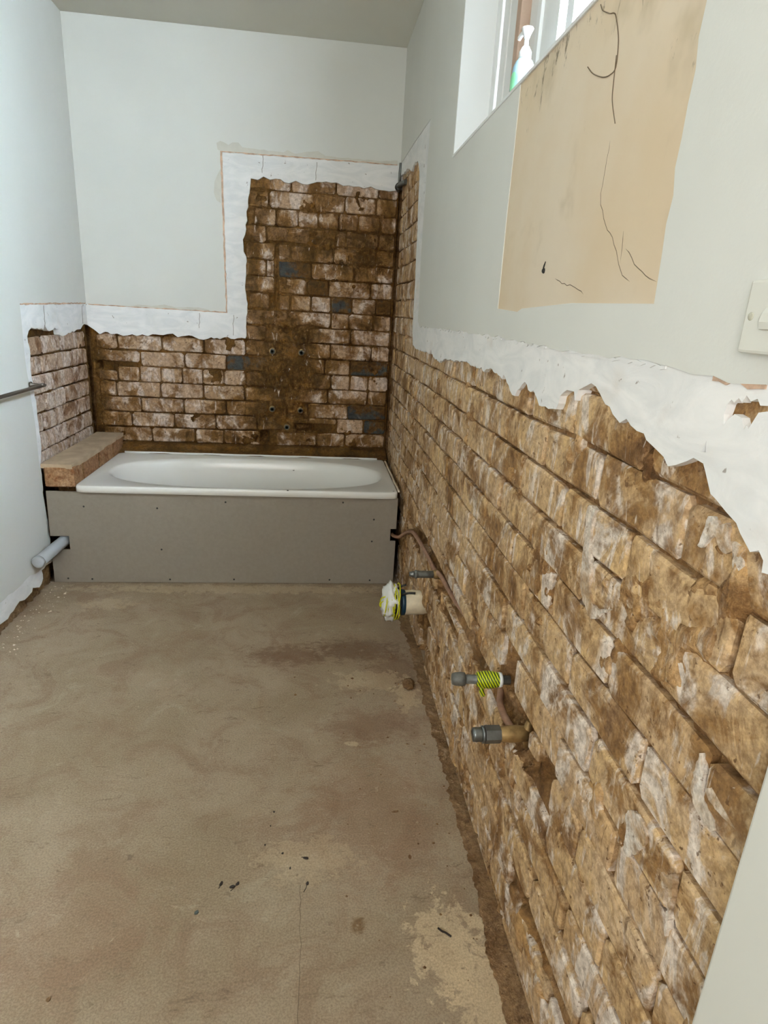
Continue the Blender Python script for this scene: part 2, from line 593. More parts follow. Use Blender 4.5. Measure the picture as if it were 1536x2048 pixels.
# ------------------------------------------------------------------ bricks
def brick_mesh(seed, w, h):
    """irregular brick face, depth axis +y local = out of the wall, 50 triangles"""
    rn = random.Random(seed)
    cx, cz = w / 2, h / 2
    c = [rn.uniform(0.004, 0.012) for _ in range(4)]
    pts = [(-cx + c[0], -cz), (0, -cz), (cx - c[1], -cz), (cx, -cz + c[1]), (cx, cz - c[2]), (cx - c[2], cz), (0, cz), (-cx + c[3], cz), (-cx, cz - c[3]), (-cx, -cz + c[0])]
    pts = [(x + rn.uniform(-.002, .002), z + rn.uniform(-.0025, .0025)) for x, z in pts]
    V, F = [], []
    n = len(pts)
    for (ins, d) in ((0, -0.05), (0, -0.004), (0.005, 0.0)):
        for x, z in pts:
            V.append((x * (1 - ins / cx), d + (rn.uniform(-.0012, .0012) if ins else 0), z * (1 - ins / cz)))
    V.append((rn.uniform(-.02, .02), rn.uniform(-.001, .0015), 0))
    for r in range(2):
        for i in range(n):
            j = (i + 1) % n
            F.append((r * n + i, r * n + j, (r + 1) * n + j, (r + 1) * n + i))
    for i in range(n):
        F.append((2 * n + i, 2 * n + (i + 1) % n, 3 * n))
    me = bpy.data.meshes.new('brick')
    me.from_pydata(V, [], F)
    bm = bmesh.new()
    bm.from_mesh(me)
    bmesh.ops.recalc_face_normals(bm, faces=bm.faces)
    bm.to_mesh(me)
    bm.free()
    return me


_lib = {}


def lib(mat, long_):
    key = (mat.name, long_)
    if key not in _lib:
        L = []
        for s in range(9):
            me = brick_mesh(s * 7 + (1 if long_ else 100), 0.23 if long_ else 0.11, 0.076)
            me.materials.append(mat)
            L.append(me)
        _lib[key] = L
    return _lib[key]


N_BRICK = {}


def put_brick(parent, frame, rotz, a0, a1, z0, z1, mat, d):
    w, h = a1 - a0, z1 - z0
    long_ = w > 0.15
    me = RND.choice(lib(mat, long_))
    o = bpy.data.objects.new('brick', me)
    COL.objects.link(o)
    o.parent = parent
    o.location = frame((a0 + a1) / 2, (z0 + z1) / 2, d)
    o.rotation_euler = (RND.uniform(-.008, .008), RND.uniform(-.006, .006), rotz + RND.uniform(-.01, .01))
    o.scale = (w / (0.23 if long_ else 0.11), 1, h / 0.076)
    N_BRICK[parent.name] = N_BRICK.get(parent.name, 0) + 1
    return o


def cut_cells(a0, a1, z0, z1, cavs):
    cells = [(a0, a1, z0, z1)]
    for (c0, c1, y0, y1) in cavs:
        nxt = []
        for (a, b, lo, hi) in cells:
            if b <= c0 or a >= c1 or hi <= y0 or lo >= y1:
                nxt.append((a, b, lo, hi))
                continue
            ov = min(hi, y1) - max(lo, y0)
            if ov > 0.62 * (hi - lo):
                if c0 - a > 0.045:
                    nxt.append((a, c0, lo, hi))
                if b - c1 > 0.045:
                    nxt.append((c1, b, lo, hi))
            else:
                # brick knocked back along its upper or lower edge
                if (y0 + y1) > (lo + hi):
                    nxt.append((a, b, lo, max(lo + 0.02, y0)))
                else:
                    nxt.append((a, b, min(hi - 0.02, y1), hi))
        cells = nxt
    return cells


def courses(parent, frame, rotz, rows, mat, inside, cavs=(), dark=(), gap=0.008):
    """rows: list of (z0, z1, [joint positions ascending])"""
    for (z0, z1, js) in rows:
        for a0, a1 in zip(js[:-1], js[1:]):
            for (b0, b1, y0, y1) in cut_cells(a0, a1, z0, z1, cavs):
                if not inside(b0, b1, y0, y1):
                    continue
                m = mat
                for (da0, da1, dz0, dz1) in dark:
                    if da0 <= (b0 + b1) / 2 <= da1 and dz0 <= (y0 + y1) / 2 <= dz1:
                        m = M_BD
                g = gap * RND.uniform(0.6, 1.2) / 2
                put_brick(parent, frame, rotz, b0 + g, b1 - g, y0 + g, y1 - g, m, -0.005 + RND.uniform(-0.003, 0.003))


def mortar_field(name, frame, a0, a1, z0, z1, step, hfun, keep, mat, parent):
    na, nz = int((a1 - a0) / step), int((z1 - z0) / step)
    idx, V, F = {}, [], []

    def vid(i, j):
        if (i, j) not in idx:
            a, z = a0 + (a1 - a0) * i / na, z0 + (z1 - z0) * j / nz
            idx[(i, j)] = len(V)
            V.append(frame(a, z, hfun(a, z)))
        return idx[(i, j)]
    for i in range(na):
        for j in range(nz):
            a, z = a0 + (a1 - a0) * (i + .5) / na, z0 + (z1 - z0) * (j + .5) / nz
            if keep(a, z):
                F.append((vid(i, j), vid(i + 1, j), vid(i + 1, j + 1), vid(i, j + 1)))
    me = bpy.data.meshes.new(name)
    me.from_pydata(V, [], F)
    me.update()
    # make the normals face the room
    if me.polygons:
        n = sum((p.normal for p in me.polygons), Vector())
        if n.dot(frame(0, 0, 1) - frame(0, 0, 0)) < 0:
            me.flip_normals()
    o = link(name, me, mat, parent, True)
    return o


# ================================================================== STRUCTURE
floor = struct(box('floor', (-W - 0.15, REAR - 0.15, -0.12), (0.26, 0.15, 0.0), M_FLOOR))
ceiling = struct(box('ceiling', (-W - 0.15, REAR - 0.15, H), (0.26, 0.15, H + 0.1), M_CEIL))

WY0, WY1, WZ0, WZ1 = -2.876, -1.434, 1.826, 2.46      # window opening in the right wall
DY0, DY1, DZ1 = -4.20, -3.345, 2.05                   # doorway in the right wall beside the camera


def slab(name, frame, outer, d0, d1, holes=()):
    o = sheet(name, frame, outer, d0, d1, M_MR, None, holes)
    return o


# right wall: solid behind the brick skin, through-holes for window; doorway is a notch
right_outer = [(0.15, 0), (0.15, H), (REAR - 0.1, H), (REAR - 0.1, 0), (DY0, 0), (DY0, DZ1), (DY1, DZ1), (DY1, 0)]
wall_right = slab('wall_right', fr_right, right_outer, -0.25, -0.075, [[(WY0, WZ0), (WY1, WZ0), (WY1, WZ1), (WY0, WZ1)]])
struct(wall_right)
wall_back = struct(slab('wall_back', fr_back, [(-W - 0.15, 0), (0.26, 0), (0.26, H), (-W - 0.15, H)], -0.2, -0.06))
wall_left = struct(slab('wall_left', fr_left, [(0.15, 0), (0.15, H), (REAR - 0.1, H), (REAR - 0.1, 0)], -0.2, -0.05))

# unseen wall behind the camera with an inferred window; the fill lamp sits there


def fr_rear(a, z, d): return Vector((a, REAR + d, z))


wall_rear = struct(sheet('wall_rear', fr_rear, [(-W - 0.15, 0), (0.26, 0), (0.26, H), (-W - 0.15, H)], -0.15, 0.0, M_PAINT, None,
                         [[(RW[0], RW[2]), (RW[1], RW[2]), (RW[1], RW[3]), (RW[0], RW[3])]]))
wf = struct(box('window_2', (RW[0], REAR - 0.1, RW[2]), (RW[0] + 0.05, REAR - 0.05, RW[3]), M_WHITE))
for lo, hi in (((RW[1] - 0.05, REAR - 0.1, RW[2]), (RW[1], REAR - 0.05, RW[3])), ((RW[0] + .05, REAR - 0.1, RW[2]), (RW[1] - .05, REAR - 0.05, RW[2] + 0.05)),
               ((RW[0] + .05, REAR - 0.1, RW[3] - 0.05), (RW[1] - .05, REAR - 0.05, RW[3]))):
    box('window_frame', lo, hi, M_WHITE, wf)
box('blind', (RW[0] + 0.05, REAR - 0.08, RW[2] + 0.05), (RW[1] - 0.05, REAR - 0.076, RW[3] - 0.05), M_TRIM, wf)

# ------------------------------------------------------------------ right wall layers
rag_r = [(-3.345, 1.02), (-3.26, 1.07), (-3.20, 1.10), (-3.178, 1.106), (-3.169, 1.104), (-3.167, 1.116), (-3.158, 1.123), (-3.147, 1.117), (-3.141, 1.121), (-3.127, 1.13), (-3.118, 1.138),
         (-3.099, 1.144), (-3.078, 1.152), (-3.067, 1.155), (-3.05, 1.176), (-3.043, 1.184), (-3.023, 1.186), (-3.011, 1.179), (-2.99, 1.169), (-2.975, 1.164), (-2.962, 1.173),
         (-2.939, 1.179), (-2.914, 1.185), (-2.905, 1.192), (-2.867, 1.196), (-2.852, 1.203), (-2.834, 1.194), (-2.808, 1.203), (-2.78, 1.213), (-2.755, 1.227), (-2.72, 1.238), (-2.695, 1.229),
         (-2.675, 1.222), (-2.666, 1.203), (-2.658, 1.217), (-2.627, 1.216), (-2.600, 1.202), (-2.588, 1.176), (-2.551, 1.171), (-2.5, 1.17), (-2.458, 1.194), (-2.441, 1.189),
         (-2.399, 1.205), (-2.357, 1.182), (-2.345, 1.168), (-2.305, 1.175), (-2.245, 1.205), (-2.234, 1.193), (-2.172, 1.201), (-2.124, 1.209), (-2.069, 1.194), (-2.039, 1.204),
         (-2.002, 1.199), (-1.932, 1.198), (-1.868, 1.205), (-1.774, 1.196), (-1.667, 1.191), (-1.546, 1.188), (-1.465, 1.169), (-1.44, 1.174), (-1.339, 1.179), (-1.277, 1.203),
         (-1.257, 1.187), (-1.097, 1.187), (-0.918, 1.183), (-0.821, 1.196)]
strip_in = [(-0.791, 1.244), (-0.775, 1.35), (-0.768, 1.427), (-0.752, 1.55), (-0.743, 1.642), (-0.715, 1.76), (-0.700, 1.841), (-0.687, 1.921), (-0.62, 1.975),
            (-0.53, 1.990), (-0.43, 1.970), (-0.273, 2.012), (-0.10, 2.02), (0.03, 2.03)]
edge_r = jag(rag_r, 0.004, 0.014, 3) + jag(strip_in, 0.005, 0.02, 4)
pl_outer = edge_r + [(0.03, H - 0.002), (REAR, H - 0.002), (REAR, 0.0), (DY0, 0.0), (DY0, DZ1), (DY1, DZ1)]
hole_brown = [(-3.063, 1.231), (-3.060, 1.243), (-3.062, 1.254), (-3.067, 1.26), (-3.072, 1.257), (-3.078, 1.263), (-3.084, 1.259), (-3.089, 1.267), (-3.097, 1.262), (-3.106, 1.266), (-3.112, 1.26),
              (-3.13, 1.262), (-3.14, 1.255), (-3.124, 1.256), (-3.112, 1.253), (-3.108, 1.245), (-3.103, 1.235), (-3.099, 1.238), (-3.096, 1.233), (-3.089, 1.244), (-3.077, 1.246), (-3.070, 1.240)]
hole_tri = [(-3.035, 1.196), (-3.043, 1.197), (-3.040, 1.210)]
PLD, PTD = 0.007, 0.0095
plaster_r = sheet('plaster_layer', fr_right, pl_outer, -0.03, PLD, M_PL, wall_right,
                  [[(WY0, WZ0), (WY1, WZ0), (WY1, WZ1), (WY0, WZ1)], hole_brown, hole_tri])
joint_r = jag([(DY1, 1.279), (-3.116, 1.281), (-3.06, 1.276), (-3.031, 1.281), (-2.913, 1.284), (-2.736, 1.283), (-2.464, 1.282), (-2.2, 1.288), (-1.9, 1.284), (-1.6, 1.287), (-1.3, 1.283), (-0.985, 1.280)], 0.0035, 0.03, 5)
strip_out = [(-0.935, 1.30), (-0.900, 1.629), (-0.905, 1.85), (-0.915, 2.065)]
paint_outer = joint_r + jag(strip_out, 0.003, 0.05, 6) + [(-0.5, 2.078), (0.02, 2.085), (0.02, H - .001), (REAR, H - .001), (REAR, 0.0), (DY0, 0.0), (DY0, DZ1), (DY1, DZ1)]
patch_edge_n = jag([(-2.876, 1.358), (-2.872, 1.55), (-2.874, 1.69), (-2.876, 1.80)], 0.004, 0.03, 9)
hole_wp = [(WY1, WZ1), (WY1, WZ0), (-2.138, WZ0), (-2.140, 1.70), (-2.137, 1.55), (-2.143, 1.352), (-2.3, 1.345), (-2.33, 1.352)] + [(-2.6, 1.361)] + patch_edge_n + [(WY0, WZ1)]
paint_r = sheet('paint_layer', fr_right, paint_outer, 0.0, PTD, M_PAINT, wall_right, [hole_wp])
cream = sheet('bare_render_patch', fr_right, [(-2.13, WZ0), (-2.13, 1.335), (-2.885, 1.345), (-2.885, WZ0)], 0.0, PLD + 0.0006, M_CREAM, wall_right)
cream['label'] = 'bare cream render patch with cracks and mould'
# torn paint lips along the joint line
for i, (y0, y1, zc) in enumerate(((-3.115, -3.03, 1.2785), (-2.93, -2.62, 1.2815), (-2.5, -2.3, 1.281), (-2.2, -2.05, 1.283), (-1.8, -1.3, 1.283))):
    top = jag([(y0, zc + 0.002), (y1, zc + 0.003)], 0.002, 0.012, 20 + i)
    bot = jag([(y1, zc - 0.003), (y0, zc - 0.002)], 0.003, 0.012, 40 + i)
    sheet('torn_edge', fr_right, top + bot, 0.0, PTD - 0.0006, M_TAN if i in (0,) else M_PL, wall_right)
# cracks in the bare render
for cp in ([(-2.657, 1.596), (-2.655, 1.56), (-2.651, 1.524), (-2.657, 1.507), (-2.686, 1.475), (-2.717, 1.454), (-2.738, 1.433), (-2.752, 1.414), (-2.769, 1.398), (-2.796, 1.388)],
           [(-2.766, 1.434), (-2.8, 1.411), (-2.826, 1.4), (-2.85, 1.39), (-2.871, 1.385)], [(-2.5, 1.405), (-2.537, 1.395), (-2.589, 1.389), (-2.641, 1.374)],
           [(-2.75, 1.459), (-2.755, 1.435), (-2.756, 1.414)]):
    pts = [fr_right(a, z, PLD + 0.0004) for a, z in jag(cp, 0.0022, 0.012, int(-cp[0][1] * 1000))]
    tube('crack', pts, [0.0003] + [0.0007] * (len(pts) - 2) + [0.0002], M_CRACK, wall_right, 5)

# mortar bed of the right wall, with cavities and the pipe chase
CAV_R = [(-1.57, -1.45, 0.0, 0.215, 0.055), (-2.515, -2.44, 0.50, 0.625, 0.045), (-2.645, -2.555, 0.43, 0.525, 0.06), (-2.785, -2.715, 0.452, 0.512, 0.06), (-2.945, -2.70, 0.140, 0.195, 0.05),
         (-1.76, -1.64, 0.355, 0.455, 0.035), (-2.70, -2.655, 0.44, 0.49, 0.035), (-1.98, -1.955, 0.18, 0.29, 0.03), (-2.02, -1.86, 0.36, 0.40, 0.025)]


def h_right(a, z):
    n1 = fbm(a * 6.0, z * 6.0, 1.3)
    n2 = fbm(a * 26.0, z * 26.0, 4.1, 3)
    d = -0.018 + 0.003 * n2
    low = 1.0 - ss(0.30, 0.75, z)
    corner = ss(-0.95, -0.3, a)
    cover = ss(0.34, 0.80, n1 + 0.22 * n2 + 0.22 * low + 0.06 * corner)
    d += cover * (0.0155 + 0.006 * n2)
    d = min(d, 0.0012)
    # filled vertical chase near the bath corner
    if 0.35 < z < 1.25:
        d += 0.010 * (1 - ss(0.018, 0.030, abs(a + 0.93 - 0.02 * math.sin(z * 9))))
        d = min(d, 0.002)
    # chase with the copper pipe
    if -2.66 < a < -0.95:
        zc = 0.37 + 0.075 * ss(-0.95, -1.35, a) + 0.02 * ss(-1.6, -1.9, a) + 0.012 * math.sin(a * 11)
        d -= 0.022 * (1 - ss(0.012, 0.034, abs(z - zc + 0.004 * n2))) * (1 - 0.6 * ss(-1.75, -1.95, a) * ss(-2.5, -2.35, a))
    for (c0, c1, y0, y1, dep) in CAV_R:
        e = min(a - c0, c1 - a, z - y0 if y0 > 0 else 1, y1 - z) + 0.007 * n2
        if e > -0.004:
            d = min(d, -0.012 - dep * ss(-0.004, 0.014, e))
    return max(d, -0.072)


def keep_r(a, z):
    return (z < 1.28 and a < -0.76) or (a > -0.95 and 0.40 < z < 2.06)


mortar_r = mortar_field('mortar', fr_right, DY1 - 0.0, 0.0, 0.0, 2.06, 0.0075, h_right, keep_r, M_MR, wall_right)
mortar_r.data.materials.append(M_MS)
for p in mortar_r.data.polygons:
    if p.center.x < 0.0165:          # mortar standing out over the bricks, not the recessed joints
        p.material_index = 1

zA, C = 1.1356, 0.086
rows_r = []
for k in range(-11, 14):
    zt = zA - C * k
    z0 = max(zt - C, 0.002)
    ph = -2.53 if k % 2 == 0 else -2.655
    js, n = [], 0
    rn = random.Random(900 + k)
    header = k in (-8, -3, 2, 7, 12)
    a = ph - 0.245 * 4
    while a < 0.1:
        js.append(a + rn.uniform(-0.012, 0.012))
        if a > -0.95 and header:
            a += 0.1225
        else:
            a += 0.245
    js = [j for j in js if j < -0.035] + [-0.004]
    rows_r.append((z0, zt, js))


def in_r(a0, a1, z0, z1):
    if a1 < -3.36:
        return False
    if a0 > -0.80 and z1 < 0.40:
        return False
    if z0 > 1.30 or (z0 > 1.2 and a1 < -0.80):
        return (a1 > -0.80 and z0 < 2.02) or (-3.30 < a0 < -2.95 and z0 < 1.3) or (-2.85 < a0 and a1 < -2.5 and z0 < 1.24)
    return True


cut_r = [c[:4] for c in CAV_R] + [(-2.66, -1.25, 0.425, 0.482), (-1.25, -0.98, 0.36, 0.44)]
courses(wall_right, fr_right, math.pi / 2, rows_r, M_BR, in_r, cut_r)

# white plaster left hanging on the bricks
rem_r = [
    [(-2.762, 1.046), (-2.786, 1.045), (-2.782, 1.029), (-2.785, 1.003), (-2.79, 0.971), (-2.805, 0.95), (-2.807, 0.926), (-2.82, 0.908), (-2.843, 0.9), (-2.886, 0.919), (-2.858, 0.896), (-2.838, 0.879), (-2.809, 0.883), (-2.788, 0.898), (-2.772, 0.923), (-2.77, 0.957), (-2.767, 0.996), (-2.76, 1.024)],
    [(-3.019, 0.947), (-3.037, 0.957), (-3.045, 0.946), (-3.055, 0.928), (-3.054, 0.91), (-3.065, 0.902), (-3.047, 0.893), (-3.03, 0.905), (-3.015, 0.921)],
    [(-3.062, 1.127), (-3.075, 1.128), (-3.085, 1.125), (-3.093, 1.13), (-3.1, 1.126), (-3.101, 1.115), (-3.111, 1.104), (-3.104, 1.098), (-3.092, 1.099), (-3.078, 1.11), (-3.065, 1.09), (-3.055, 1.089), (-3.059, 1.107)],
    [(-3.114, 1.096), (-3.126, 1.103), (-3.132, 1.095), (-3.126, 1.087), (-3.124, 1.077), (-3.133, 1.069), (-3.13, 1.06), (-3.123, 1.058), (-3.12, 1.076)],
    [(-3.004, 1.024), (-3.017, 1.034), (-3.037, 1.024), (-3.06, 1.024), (-3.079, 1.022), (-3.083, 0.999), (-3.08, 0.979), (-3.058, 0.976), (-3.034, 0.977), (-3.035, 0.997), (-3.017, 1.01)],
    [(-2.522, 0.91), (-2.56, 0.924), (-2.603, 0.918), (-2.666, 0.925), (-2.655, 0.906), (-2.616, 0.883), (-2.577, 0.878), (-2.534, 0.88)],
    [(-2.767, 0.812), (-2.815, 0.848), (-2.871, 0.842), (-2.877, 0.808), (-2.848, 0.796), (-2.796, 0.798)],
    [(-3.209, 1.012), (-3.217, 0.994), (-3.212, 0.989), (-3.207, 0.997)],
    [(-3.141, 0.866), (-3.137, 0.846), (-3.139, 0.815), (-3.148, 0.803), (-3.173, 0.795), (-3.187, 0.799), (-3.184, 0.812), (-3.159, 0.823), (-3.15, 0.841)],
    [(-3.16, 0.831), (-3.172, 0.845), (-3.195, 0.85), (-3.22, 0.844), (-3.222, 0.832), (-3.203, 0.828), (-3.18, 0.824)],
    [(-3.029, 0.669), (-3.044, 0.692), (-3.076, 0.692), (-3.079, 0.667), (-3.056, 0.624), (-3.04, 0.619), (-3.038, 0.645)],
    [(-3.221, 0.778), (-3.233, 0.786), (-3.242, 0.781), (-3.24, 0.756), (-3.231, 0.759), (-3.223, 0.739)],
    [(-2.784, 0.553), (-2.815, 0.578), (-2.854, 0.587), (-2.833, 0.53), (-2.806, 0.526)],
    [(-3.008, 0.515), (-3.021, 0.521), (-3.061, 0.516), (-3.057, 0.505), (-3.036, 0.503)],
    [(-2.873, 0.349), (-2.888, 0.356), (-2.928, 0.349), (-2.916, 0.337)],
    [(-3.122, 0.669), (-3.134, 0.674), (-3.145, 0.687), (-3.156, 0.612), (-3.153, 0.607), (-3.143, 0.663), (-3.131, 0.652)]]


def round_poly(pg, sub=4):
    P = [Vector((a, b, 0)) for a, b in pg]
    n = len(P)
    out = []
    for i in range(n):
        p0, p1, p2, p3 = P[i - 1], P[i], P[(i + 1) % n], P[(i + 2) % n]
        for k in range(sub):
            t = k / sub
            q = 0.5 * ((2 * p1) + (p2 - p0) * t + (2 * p0 - 5 * p1 + 4 * p2 - p3) * t * t + (3 * p1 - p0 - 3 * p2 + p3) * t ** 3)
            out.append((q.x + RND.uniform(-.0012, .0012), q.y + RND.uniform(-.0012, .0012)))
    return out


for i in (0, 2, 3, 8, 9, 10, 15):
    sheet('plaster_remnant', fr_right, jag(round_poly(rem_r[i], 3), 0.0022, 0.004, 90 + i, True), -0.01, -0.0012 + 0.0005 * (i % 3), M_REM, wall_right)

# ------------------------------------------------------------------ back wall layers
b_bot = [(-1.70, 1.180), (-1.675, 1.176), (-1.644, 1.155), (-1.614, 1.13), (-1.587, 1.145), (-1.555, 1.133), (-1.522, 1.138), (-1.49, 1.127), (-1.47, 1.131), (-1.443, 1.139), (-1.418, 1.13), (-1.39, 1.141),
         (-1.361, 1.133), (-1.337, 1.144), (-1.298, 1.143), (-1.258, 1.148), (-1.224, 1.153), (-1.198, 1.135), (-1.165, 1.143), (-1.138, 1.148), (-1.104, 1.139), (-1.058, 1.128), (-1.017, 1.144),
         (-0.969, 1.136), (-0.928, 1.151), (-0.888, 1.14), (-0.829, 1.147)]
b_edge = [(-0.822, 1.159), (-0.823, 1.238), (-0.817, 1.311), (-0.825, 1.4), (-0.819, 1.489), (-0.818, 1.576), (-0.831, 1.601), (-0.835, 1.66), (-0.816, 1.712), (-0.813, 1.779), (-0.805, 1.845),
          (-0.794, 1.912), (-0.789, 1.96), (-0.751, 1.955), (-0.724, 1.973), (-0.689, 1.96), (-0.636, 1.967), (-0.591, 1.95), (-0.555, 1.965), (-0.519, 1.952), (-0.466, 1.96), (-0.394, 1.973),
          (-0.339, 1.973), (-0.303, 1.959), (-0.248, 1.959), (-0.193, 1.955), (-0.156, 1.966), (-0.1, 1.953), (-0.035, 1.954), (0.03, 1.969)]
be = jag(b_bot, 0.005, 0.016, 11) + jag(b_edge, 0.005, 0.02, 12)
sheet('plaster_layer', fr_back, be + [(0.03, H - .002), (-W - .03, H - .002)], -0.03, PLD, M_PL, wall_back)
pb = jag([(-W - .02, 1.286), (-1.3, 1.283), (-1.072, 1.280), (-0.929, 1.281)], 0.0025, 0.03, 13) + jag([(-0.929, 1.285), (-0.934, 1.7), (-0.937, 2.070)], 0.0025, 0.03, 14)[1:] \
    + jag([(-0.937, 2.070), (-0.45, 2.074), (0.02, 2.078)], 0.0025, 0.03, 15)[1:]
sheet('paint_layer', fr_back, pb + [(0.02, H - .001), (-W - .02, H - .001)], 0.0, PTD, M_PAINT, wall_back)
# tan torn-paper line that follows the paint edge
sheet('torn_edge', fr_back, jag([(-0.942, 2.075), (-0.45, 2.079), (-0.02, 2.081)], .0015, .02, 16) + jag([(-0.02, 2.077), (-0.45, 2.074), (-0.932, 2.070)], .002, .02, 17)
      + jag([(-0.932, 2.070), (-0.929, 1.7), (-0.924, 1.280)], .002, .02, 18)[1:] + jag([(-0.924, 1.280), (-0.924, 1.279), (-1.3, 1.280), (-1.66, 1.283)], .002, .02, 19)[1:]
      + jag([(-1.66, 1.287), (-1.3, 1.285), (-0.931, 1.284)], .002, .02, 21) + jag([(-0.931, 1.284), (-0.937, 1.7), (-0.942, 2.075)], .002, .02, 22)[1:-1], 0.0, PTD + 0.0006, M_TAN, wall_back)
# thicker old skim showing where paint lifted above the line
for i, pg in enumerate(([(-0.955, 2.08), (-0.96, 2.11), (-0.94, 2.12), (-0.90, 2.105), (-0.88, 2.118), (-0.85, 2.12), (-0.83, 2.10), (-0.78, 2.098), (-0.62, 2.092), (-0.60, 2.105), (-0.56, 2.09), (-0.50, 2.105), (-0.44, 2.112), (-0.40, 2.092), (-0.10, 2.09), (-0.02, 2.10), (-0.02, 2.081), (-0.45, 2.079), (-0.94, 2.075)],
                        [(-0.94, 2.0), (-0.955, 1.97), (-0.975, 1.93), (-0.98, 1.88), (-0.965, 1.84), (-0.945, 1.83), (-0.938, 1.9)],
                        [(-1.45, 1.287), (-1.40, 1.297), (-1.33, 1.293), (-1.26, 1.305), (-1.20, 1.292), (-1.08, 1.30), (-1.02, 1.29), (-1.02, 1.284)])):
    sheet('lifted_skim', fr_back, jag(pg, .002, .02, 70 + i, True), 0.0, PTD + 0.0004, M_SKIM, wall_back)
# trowel score lines in the band
for a, z0, z1 in ((-0.45, 1.975, 2.06), (-0.73, 1.99, 2.07), (-0.895, 1.16, 1.27), (-1.08, 1.19, 1.27)):
    tube('score_line', [fr_back(p[0], p[1], PLD) for p in jag([(a, z0), (a + .004, z1)], .003, .015, int(z0 * 999 + a * 77))], 0.0011, M_CRACK, wall_back, 5)

zk = 0.5354
CAV_B = [(-0.55, -0.455, 0.628, 0.672, 0.045), (-0.75, -0.70, 0.555, 0.625, 0.05), (-1.655, -1.62, 0.94, 0.985, 0.04), (-0.665, -0.645, 1.33, 1.66, 0.018), (-0.625, -0.585, 1.19, 1.225, 0.03)]


def h_back(a, z):
    n1 = fbm(a * 7.0, z * 7.0, 8.3)
    n2 = fbm(a * 30.0, z * 30.0, 2.1, 3)
    m = 0.0
    for (x, y, rx, ry, k) in MUD:
        q = math.hypot((a - x) / rx, (z - y) / ry)
        m = max(m, k * (1 - ss(0.45, 1.25, q + 0.45 * n1 + 0.25 * n2)))
    d = -0.018 + 0.003 * n2
    d += ss(0.42, 0.85, n1 + 0.3 * n2) * 0.0155
    d = min(d, 0.0)
    d += m * (0.016 + 0.010 * n1 + 0.008 * n2)
    if z > 1.93 or (a < -0.78 and z > 1.12) or (a < -0.85 and z > 1.1):
        d = min(d, 0.002)
    for (c0, c1, y0, y1, dep) in CAV_B:
        e = min(a - c0, c1 - a, z - y0, y1 - z) + 0.006 * n2
        if e > -0.004:
            d = min(d, -0.01 - dep * ss(-0.004, 0.012, e))
    return max(d, -0.058)


mortar_field('mortar', fr_back, -W, 0.0, 0.46, 2.03, 0.0065, h_back, lambda a, z: z < 1.19 or a > -0.85, M_MB, wall_back)
perps = {0: [-1.62, -1.372, -1.126, -0.963, -0.734, -0.66, -0.418, -0.247], 1: [-1.478, -1.241, -1.006, -0.768, -0.60, -0.467, -0.301, -0.139], 2: [-1.66, -1.423, -1.184, -0.944, -0.70, -0.47, -0.238],
         3: [-1.55, -1.31, -1.071, -0.838, -0.6, -0.356, -0.123], 4: [-1.54, -1.42, -1.305, -1.187, -1.074, -0.954, -0.83, -0.71, -0.585, -0.462, -0.341, -0.23, -0.121],
         5: [-1.652, -1.412, -1.17, -0.938, -0.7, -0.54, -0.378, -0.233], 6: [-1.53, -1.29, -1.06, -0.83, -0.59, -0.348, -0.111], 7: [-0.95, -0.71, -0.475, -0.236], 8: [-0.83, -0.59, -0.35, -0.248, -0.108],
         9: [-0.81, -0.694, -0.58, -0.464, -0.352, -0.234, -0.098], 10: [-0.9, -0.666, -0.49, -0.366, -0.13], 11: [-0.9, -0.712, -0.465, -0.227], 12: [-0.82, -0.58, -0.343, -0.11], 13: [-0.9, -0.711, -0.473, -0.277, -0.1],
         14: [-0.78, -0.658, -0.541, -0.434, -0.321, -0.215, -0.092], 15: [-0.9, -0.697, -0.455, -0.292, -0.12], 16: [-0.82, -0.58, -0.34, -0.11]}
rows_b = []
for n, l in perps.items():
    js = list(l) + [-0.006]
    if n <= 6:
        js = [-W + 0.03] + [j for j in js if j > -W + 0.06]
    rows_b.append((zk + C * n, zk + C * (n + 1), js))


def in_b(a0, a1, z0, z1):
    return (z0 < 1.16 or a1 > -0.80)


dark_b = [(-0.52, -0.46, 1.30, 1.40), (-0.352, -0.236, 1.30, 1.40), (-0.10, 0, 1.30, 1.40), (-0.945, -0.72, 0.96, 1.05), (-0.234, 0, 0.96, 1.05), (-0.24, 0, 0.70, 0.79), (-0.14, 0, 0.62, 0.70), (-0.5, -0.37, 1.39, 1.48), (-0.62, -0.47, 1.48, 1.57)]
courses(wall_back, fr_back, math.pi, rows_b, M_BB, in_b, [c[:4] for c in CAV_B], dark_b, 0.009)
# mortar haunch between bath and brickwork
fv = []
nseg = 90
prof = [(-0.105, 0.455), (-0.100, 0.496), (-0.05, 0.508), (-0.02, 0.528), (0.03, 0.538), (0.03, 0.455)]
for i in range(nseg + 1):
    x = -1.53 + 1.53 * i / nseg
    for (y, z) in prof:
        wob = 0.004 * fbm(x * 14, y * 40, z * 9) if z > 0.46 else 0
        fv.append((x, y + wob * 0.5, z + wob))
m_ = len(prof)
ff = [(i * m_ + j, i * m_ + (j + 1) % m_, (i + 1) * m_ + (j + 1) % m_, (i + 1) * m_ + j) for i in range(nseg) for j in range(m_)]
ff += [tuple(range(m_)), tuple(nseg * m_ + j for j in range(m_))]
mesh('mortar_haunch', fv, ff, M_MB, wall_back)

